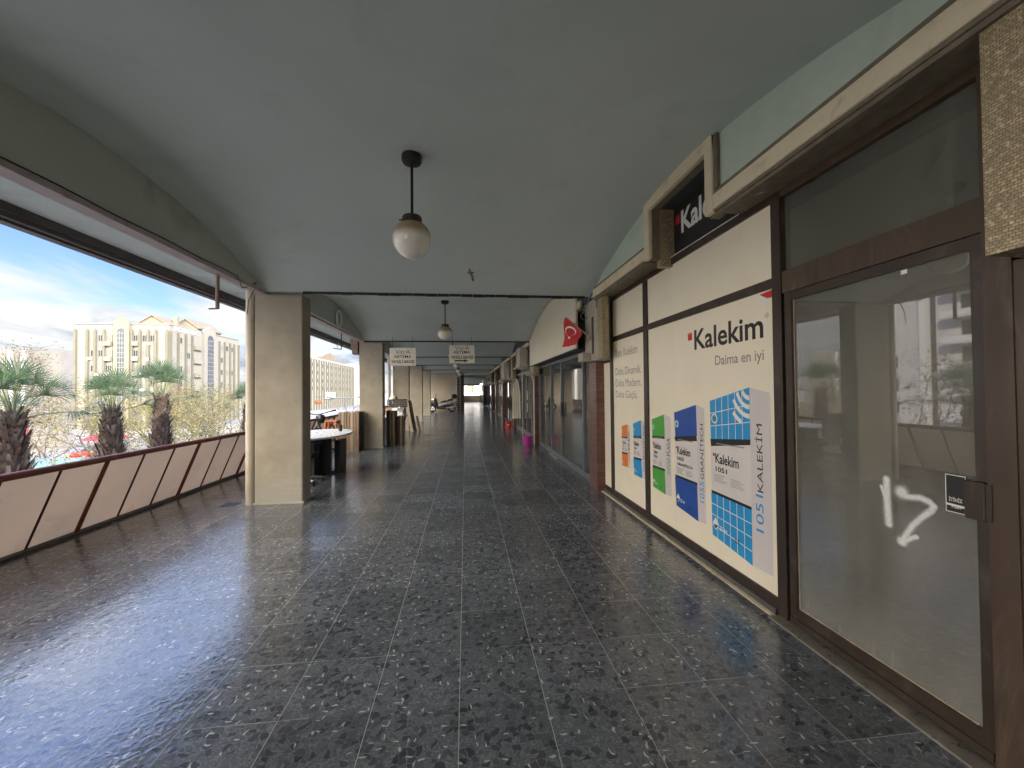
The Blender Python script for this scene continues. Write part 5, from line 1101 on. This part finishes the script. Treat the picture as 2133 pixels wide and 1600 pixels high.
# ---- tower straight across the street (it shows in the glass of the near door)
B=thing('balcony_tower','tall pale tower with stacked white balconies straight across the street','building',(-52,36,GZ))
mb=MB(); mb.box(-70,-52,14,46.1,GZ,28); mb.box(-66,-52.8,46.1,47.8,GZ,28); mb.build('wall',M['facade_grey'],B)
mb=MB(); mb.box(-52.0,-51.2,42.35,43.0,GZ,28); mb.build('lit_edge_fin',M['facade_white'],B)  # whiter colour paints in the sunlit edge
mb=MB(); mb.box(-52.0,-51.95,41.75,42.3,GZ,28); mb.build('recess_shade_strip',M['recess'],B)  # dark strip on the flat wall paints the shade of a recess
mb=MB(); mb.box(-52.799,-52.5,46.3,47.6,9.2,17.); mb.build('white_panel',M['facade_white'],B)
mb=MB(); mb.box(-52.799,-52.6,46.3,47.2,6.8,9.1); mb.build('grey_panel',M['facade_grey'],B)
for k in range(11):
    z=-5.2+k*2.92
    mb=MB(); mb.box(-52,-50.4,30,40.2,z,z+.68); mb.build('balcony',M['facade_white'],B)
    mb=MB(); mb.box(-51.999,-50.42,30.1,40.1,z-.2,z-.001); mb.build('balcony_slab',M['facade_grey'],B)
    mb=MB(); mb.box(-51.999,-51.93,31,39.2,z+.7,z+2.5); mb.build('window',M['win'],B)
    mb=MB(); mb.box(-52.799,-52.7,46.5,47.5,z+.5,z+2.0); mb.build('window',M['win'],B)
B=thing('bounce_block','unseen white block across the street, added to bounce light','building',(-50,-25,GZ))
mb=MB(); mb.box(-70,-48,-60,2,GZ,20); mb.build('wall',M['facade_white'],B)  # out of view, added to bounce light into the walkway
for k in range(7):
    for q in range(9): mb=MB(); mb.box(-47.999,-47.93,-56+q*6.4,-53.6+q*6.4,-3.4+k*3.2,-1.9+k*3.2); mb.build('window',M['win'],B)
B=thing('end_block','pale yellow block seen through the bright far window','building',(4,120,GZ))
mb=MB(); mb.box(-14,26,110,130,GZ,14); mb.build('wall',M['white_panel'],B)
mb=MB(); mb.box(.6,2.2,109.9,109.99,1.2,4.4); mb.build('yellow_board',M['ochre_render'],B)
for x in (-2,5,8): mb=MB(); mb.box(x,x+1.6,109.9,109.99,1.5,3.2); mb.build('window',M['win'],B)
# ---- street clutter
t=thing('lamp_post','grey street lamp with a short cross arm, between the first two columns','street lamp',(-11.2,40,GZ))
mb=MB(); mb.tube([(-11.2,40,GZ),(-11.2,40,1.05)],[.09,.06],12); mb.build('pole',M['grey_alu'],t,smooth=50)
mb=MB(); mb.tube([(-12.6,40,.98),(-9.9,40,1.02)],.05,8); mb.build('arm',M['grey_alu'],t)
for x in (-12.7,-9.9): mb=MB(); mb.box(x-.25,x+.25,39.85,40.15,.98,1.12,bev=.03); mb.build('lantern',M['grey_alu'],t)
t=thing('hoarding','turquoise site hoarding below, beside the nearest palm','hoarding',(-27,24,GZ)); mb=MB(); mb.box(-25.6,-18.6,22.5,22.62,GZ,-1.6); mb.build('boards',M['hoarding'],t)
mb=MB()
for k in range(6): mb.box(-25.5+k*1.35,-25.42+k*1.35,22.4,22.499,GZ,-1.5)
mb.build('post',M['silver'],t)
def car(x,y,rz,m,lab):
    t=thing('parked_car',lab,'car',(x,y,GZ),'cars along the street below')
    T=Matrix.Translation((x,y,GZ))@Matrix.Rotation(rz,4,'Z'); f=lambda p:T@Vector(p)
    def sec(L): # body sections along local y
        pass
    mb=MB(f); prof=[(-2.1,.35),(-2.15,.62),(-1.95,.86),(-1.05,.95),(-.45,1.0),(1.55,.98),(2.02,.92),(2.15,.6),(2.1,.33)]
    vs=[(-.86 if s<0 else .86,a,z) for s in (-1,1) for a,z in prof]; n=len(prof)
    mb.add(vs,[tuple(range(n)),tuple(range(2*n-1,n-1,-1))]+[(i,(i+1)%n,(i+1)%n+n,i+n) for i in range(n)]); mb.build('body',M[m],t)
    mb=MB(f); b=[(-1.0,.95),(1.75,.97)]; mb.add([(-.8,-1.0,.96),(.8,-1.0,.96),(.8,1.8,.98),(-.8,1.8,.98),(-.6,-.25,1.44),(.6,-.25,1.44),(.6,1.25,1.44),(-.6,1.25,1.44)],[(0,1,5,4),(1,2,6,5),(2,3,7,6),(3,0,4,7)]); mb.build('windows',M['win'],t)
    mb=MB(f); mb.box(-.61,.61,-.27,1.27,1.435,1.48,bev=.03); mb.build('roof',M[m],t)
    for sx in (-1,1):
        for yy in (-1.3,1.3): mb=MB(f); mb.tube([(sx*.68,yy,.32),(sx*.88,yy,.32)],.32,16); mb.build('wheel',M['rubber'],t,smooth=40)
CARS=[(-20.5,14.5,0,'car_white','white car parked below, behind the nearest palm'),(-21.,20.,0,'car_white','white car parked below between the second and third palms'),(-20.8,26,0,'car_grey','grey car parked below, right of the third palm'),(-21.2,32,0,'car_white','white car parked farther along, below the fourth palm'),(-21,38,0,'car_blue','blue car parked below near the street lamp'),(-27,30,0,'car_red','red car driving on the road below'),(-34,44,math.pi,'car_white','white car driving away on the far lane'),(-34,26,math.pi,'car_grey','grey car on the far lane behind the bare trees'),(-40.5,50,0,'car_red','red car parked across the street'),(-40.5,36,0,'car_white','white car parked across the street')]
for c in CARS: car(*c)
for (x,y,w,z,lab) in ((-30,38,1.7,-2.2,'red shop awning across the street, right of the third palm'),(-24,31,1.5,-3.4,'low red parasol behind the bare trees'),(-23.2,26.5,1.3,-4.2,'low red parasol below the second palm')):
    t=thing('parasol',lab,'parasol',(x,y,GZ),'red parasols by the street'); mb=MB(); mb.lathe((x,y,z),[(w,0),(w*.98,.02),(.05,.75),(0,.78)],8); mb.build('canopy',M['awning_red'],t); mb=MB(); mb.tube([(x,y,GZ),(x,y,z+.7)],.03,8); mb.build('pole',M['silver'],t)
t=thing('delivery_van','white box van parked below between the first two columns','van',(-9.5,34,GZ))
mb=MB(); mb.box(-11.8,-8.2,34,39,GZ+.7,GZ+4.6,bev=.06); mb.build('box_body',M['truck_white'],t)
mb=MB(); mb.box(-11.2,-8.8,32.2,33.99,GZ+.5,GZ+2.6,bev=.15); mb.build('cab',M['truck_white'],t)
mb=MB(); mb.box(-11,-9.,32.17,32.21,GZ+1.5,GZ+2.35); mb.build('windscreen',M['win'],t)
for x in (-11,-9.):
    for y in (33,37.8): mb=MB(); mb.tube([(x-.12,y,GZ+.42),(x+.12,y,GZ+.42)],.42,16); mb.build('wheel',M['rubber'],t,smooth=40)
t=thing('banner','narrow red banner standing left of the bare forked tree','banner',(-24,24,GZ)); mb=MB(); mb.tube([(-24.,25,GZ),(-24.,25,.5)],.03,8); mb.build('pole',M['silver'],t); mb=MB(); mb.box(-23.95,-23.6,24.98,25.0,-1.0,.2); mb.build('cloth',M['awning_red'],t)
# ================================================================ palms
def palm(x,y,zt,rt,seed,lab,hr=1.0):
    rr=random.Random(seed); t=thing('fan_palm',lab,'palm tree',(x,y,GZ),'fan palms in front of the walkway')
    mb=MB(); pts=[];rad=[]
    H=zt-GZ
    for k in range(9): f=k/8; pts.append((x+.10*math.sin(f*2+seed),y+.08*math.cos(f*3+seed),GZ+H*f)); rad.append(rt*(.95-.42*max(0,(f-.80)/.2)))
    mb.tube(pts,rad,14,0)
    # old leaf bases, hanging shingle fashion
    n=int(H/.05)
    for k in range(n):
        z=GZ+.1+H*k/n; f=(z-GZ)/H; R0=rt*(1.0-.45*max(0,(f-.80)/.2)**.8+.05*math.sin(k*.7)); m=13
        for q in range(m):
            a=2*math.pi*(q+.5*(k%2))/m+rr.uniform(-.18,.18); L=rr.uniform(.08,.24)*(1 if rr.random()<.8 else 1.5); w=rr.uniform(.018,.055); ca,sa=math.cos(a),math.sin(a)
            cx,cy=x+.10*math.sin(f*2+seed),y+.08*math.cos(f*3+seed)
            out=rr.uniform(.0,.12); zz=z+rr.uniform(-.03,.03)
            p=[(cx+R0*ca*.9-w*sa,cy+R0*sa*.9+w*ca,zz),(cx+R0*ca*.9+w*sa,cy+R0*sa*.9-w*ca,zz),(cx+(R0+out)*ca+w*.5*sa,cy+(R0+out)*sa-w*.5*ca,zz+L),(cx+(R0+out)*ca-w*.5*sa,cy+(R0+out)*sa+w*.5*ca,zz+L)]
            if f<.72: p=[(v[0],v[1],2*zz-v[2]) if i>1 else v for i,v in enumerate(p)]
            mb.poly(p,1 if rr.random()<.75 else 2)
    mb.build('trunk',[M['palm_boot'],M['palm_boot'],M['palm_boot_pale']],t)
    mb=MB(); c=Vector((x+.10*math.sin(2+seed),y+.08*math.cos(3+seed),zt))
    nf=14
    for k in range(nf):
        a=k*2.39996+seed; f=k/(nf-1); el=R(86-(54 if k<nf-3 else 74)*f)+rr.uniform(-.1,.1)
        d=Vector((math.cos(a)*math.cos(el),math.sin(a)*math.cos(el),math.sin(el))); Lp=hr*rr.uniform(.58,.74)
        b=c+d*Lp+Vector((0,0,-.05*Lp)); mid=c+d*Lp*.5+Vector((0,0,.03))
        mb.tube([c,mid,b],[.022,.014,.010],5,1)
        side=d.cross(Vector((0,0,1))); side=side.normalized() if side.length>.05 else Vector((1,0,0)); up=side.cross(d).normalized()
        nb=26; Lb=hr*rr.uniform(.38,.52)
        for q in range(nb):
            th=(q/(nb-1)-.5)*R(190); L=Lb*(1-.18*abs(th)/R(95))*rr.uniform(.93,1.05)
            dr=(d*math.cos(th)+side*math.sin(th)+up*(.16*math.cos(th*2)+.02*(q%2))).normalized()
            w=.0085*hr; nrm=dr.cross(up).normalized()*w
            droop=Vector((0,0,-.10*L-.22*L*max(0,f-.35)))
            p1=b+dr*L*.55; p2=b+dr*L+droop
            mb.add([b-nrm*.5,b+nrm*.5,p1+nrm,p1-nrm,p2],[(0,1,2,3),(3,2,4)],0)
    mb.build('crown',[M['palm_leaf'],M['stalk']],t)
palm(-8.35,8.6,1.02,.27,1,'nearest and largest fan palm, at the left edge',1.25)
palm(-8.8,11.2,.98,.27,5,'second fan palm, in front of the yellow block left half',1.2)
palm(-9.45,14.0,1.32,.27,9,'third and tallest looking fan palm, in front of the yellow block corner',1.32)
palm(-9.5,19.0,.85,.25,12,'fourth fan palm, mostly hidden by the downpipe of the nearest column',1.2)
# ================================================================ plane trees
def plane_tree(seed,H,spread,leafn,leafm,fork=.45,bare=.5):
    rr=random.Random(seed); tr=MB(); cr=MB(); tips=[]
    def branch(p,d,L,r,depth):
        n=4; pts=[p]; q=p.copy(); dd=d.copy()
        for k in range(n):
            dd=(dd+Vector((rr.uniform(-.16,.16),rr.uniform(-.16,.16),rr.uniform(-.06,.14)))).normalized(); q=q+dd*L/n; pts.append(q.copy())
        tr.tube(pts,[r*(1-.45*k/n) for k in range(n+1)],7 if depth<2 else 3,cap=depth==0)
        if depth>=2: tips.extend(pts[1:])
        if depth<5:
            m=rr.choice((2,3,3)) if depth else 4
            for k in range(m):
                a=rr.uniform(0,6.283); s=rr.uniform(.45,.95); o=dd.orthogonal().normalized(); o.rotate(Matrix.Rotation(a,3,dd)); nd=(dd+o*s*spread).normalized(); nd.z=max(nd.z,-.05)
                st=pts[-1] if k<2 else pts[rr.choice((2,3))]
                branch(st,nd.normalized(),L*rr.uniform(.62,.82),r*.55*rr.uniform(.8,1.05),depth+1)
    branch(Vector((0,0,0)),Vector((0,0,1)),H*fork,H*.019,0)
    for k in range(leafn):
        p=rr.choice(tips)+Vector((rr.gauss(0,.22),rr.gauss(0,.22),rr.gauss(-.05,.20))); s=rr.uniform(.032,.066)
        u=Vector((rr.uniform(-1,1),rr.uniform(-1,1),rr.uniform(-.6,.6))).normalized(); v=u.orthogonal().normalized(); v.rotate(Matrix.Rotation(rr.uniform(0,6.28),3,u))
        cr.poly([p-u*s,p+v*s*.7,p+u*s*1.1,p-v*s*.7])
    zs=max(v.z for v in tr.v)
    f=H/zs
    for m in (tr,cr): m.v=[Vector((q.x,q.y,q.z*f)) for q in m.v]
    return tr,cr
def tree_proto(lab,x,y,mats_,seed,H,spread,leafn,fork=.42):
    tr,cr=plane_tree(seed,H,spread,leafn,None,fork); t=thing('plane_tree',lab,'tree',(0,0,0),'autumn plane trees along the street')
    tr.build('trunk',M['bark'],t,smooth=60); cr.build('crown',mats_,t); t.location=(x,y,GZ); return t
A=tree_proto('nearly bare forked plane tree right beside the nearest palm',-14.7,17,M['leaf_autumn'],21,8.6,.95,1700,.40)
Bt=tree_proto('plane tree with yellowing leaves between the second and third palms',-14.2,20.5,M['leaf_yellow'],33,7.6,.95,2600,.40)
Ct=tree_proto('leafy yellow tree far behind the third palm',-25.2,45,M['leaf_yellow'],47,9.0,.8,3800,.33)
TL=[(A,-22.6,25,.84,1.2,'bare plane tree behind the nearest palm crown'),(A,-19.5,26,.92,2.9,'nearly bare plane tree behind the second palm'),(Bt,-15.6,26,1.0,2.2,'yellowing tree right behind the third palm'),(Bt,-19.5,35,1.08,4.4,'yellowing tree by the nearest downpipe, behind the red parasol'),
(Ct,-29,42,.86,1.1,'dense yellow tree in front of the yellow block left half'),(Ct,-23.,46,1.0,3.0,'dense yellow tree beside the downpipe, in front of the yellow block'),(Ct,-33,50,.72,5.,'dense yellow tree across the road near the low white building'),(Ct,-38,62,1.0,.4,'dense yellow tree near the foot of the yellow block'),(Bt,-12.6,23.,.95,.7,'yellowing tree nearest the fourth palm'),(A,-16,30.5,.9,5.2,'bare plane tree behind the fourth palm'),
(Ct,-43,52,.72,2.2,'dense yellow tree below the low white building'),(Bt,-27,33,1.05,1.7,'yellowing tree across the parking strip'),(A,-38,36,1.35,3.3,'tall bare tree in front of the balcony tower'),(A,-33,22,1.2,.9,'tall bare tree at the foot of the balcony tower'),(Bt,-14.5,4,1.,2.,'yellowing tree beside the street, left of the nearest palm'),(A,-9.2,33,.9,4.1,'bare tree beside the white van, between the first two columns'),(Bt,-24,39,1.02,3.9,'yellowing tree left of the street lamp'),(Ct,-34,66,.95,4.2,'dense yellow tree farthest along the road')]
for src,x,y,s,rz,lab in TL:
    o=copy_tree(src); o.location=(x,y,GZ); o.scale=(s,s,s); o.rotation_euler.z=rz; o['label']=lab
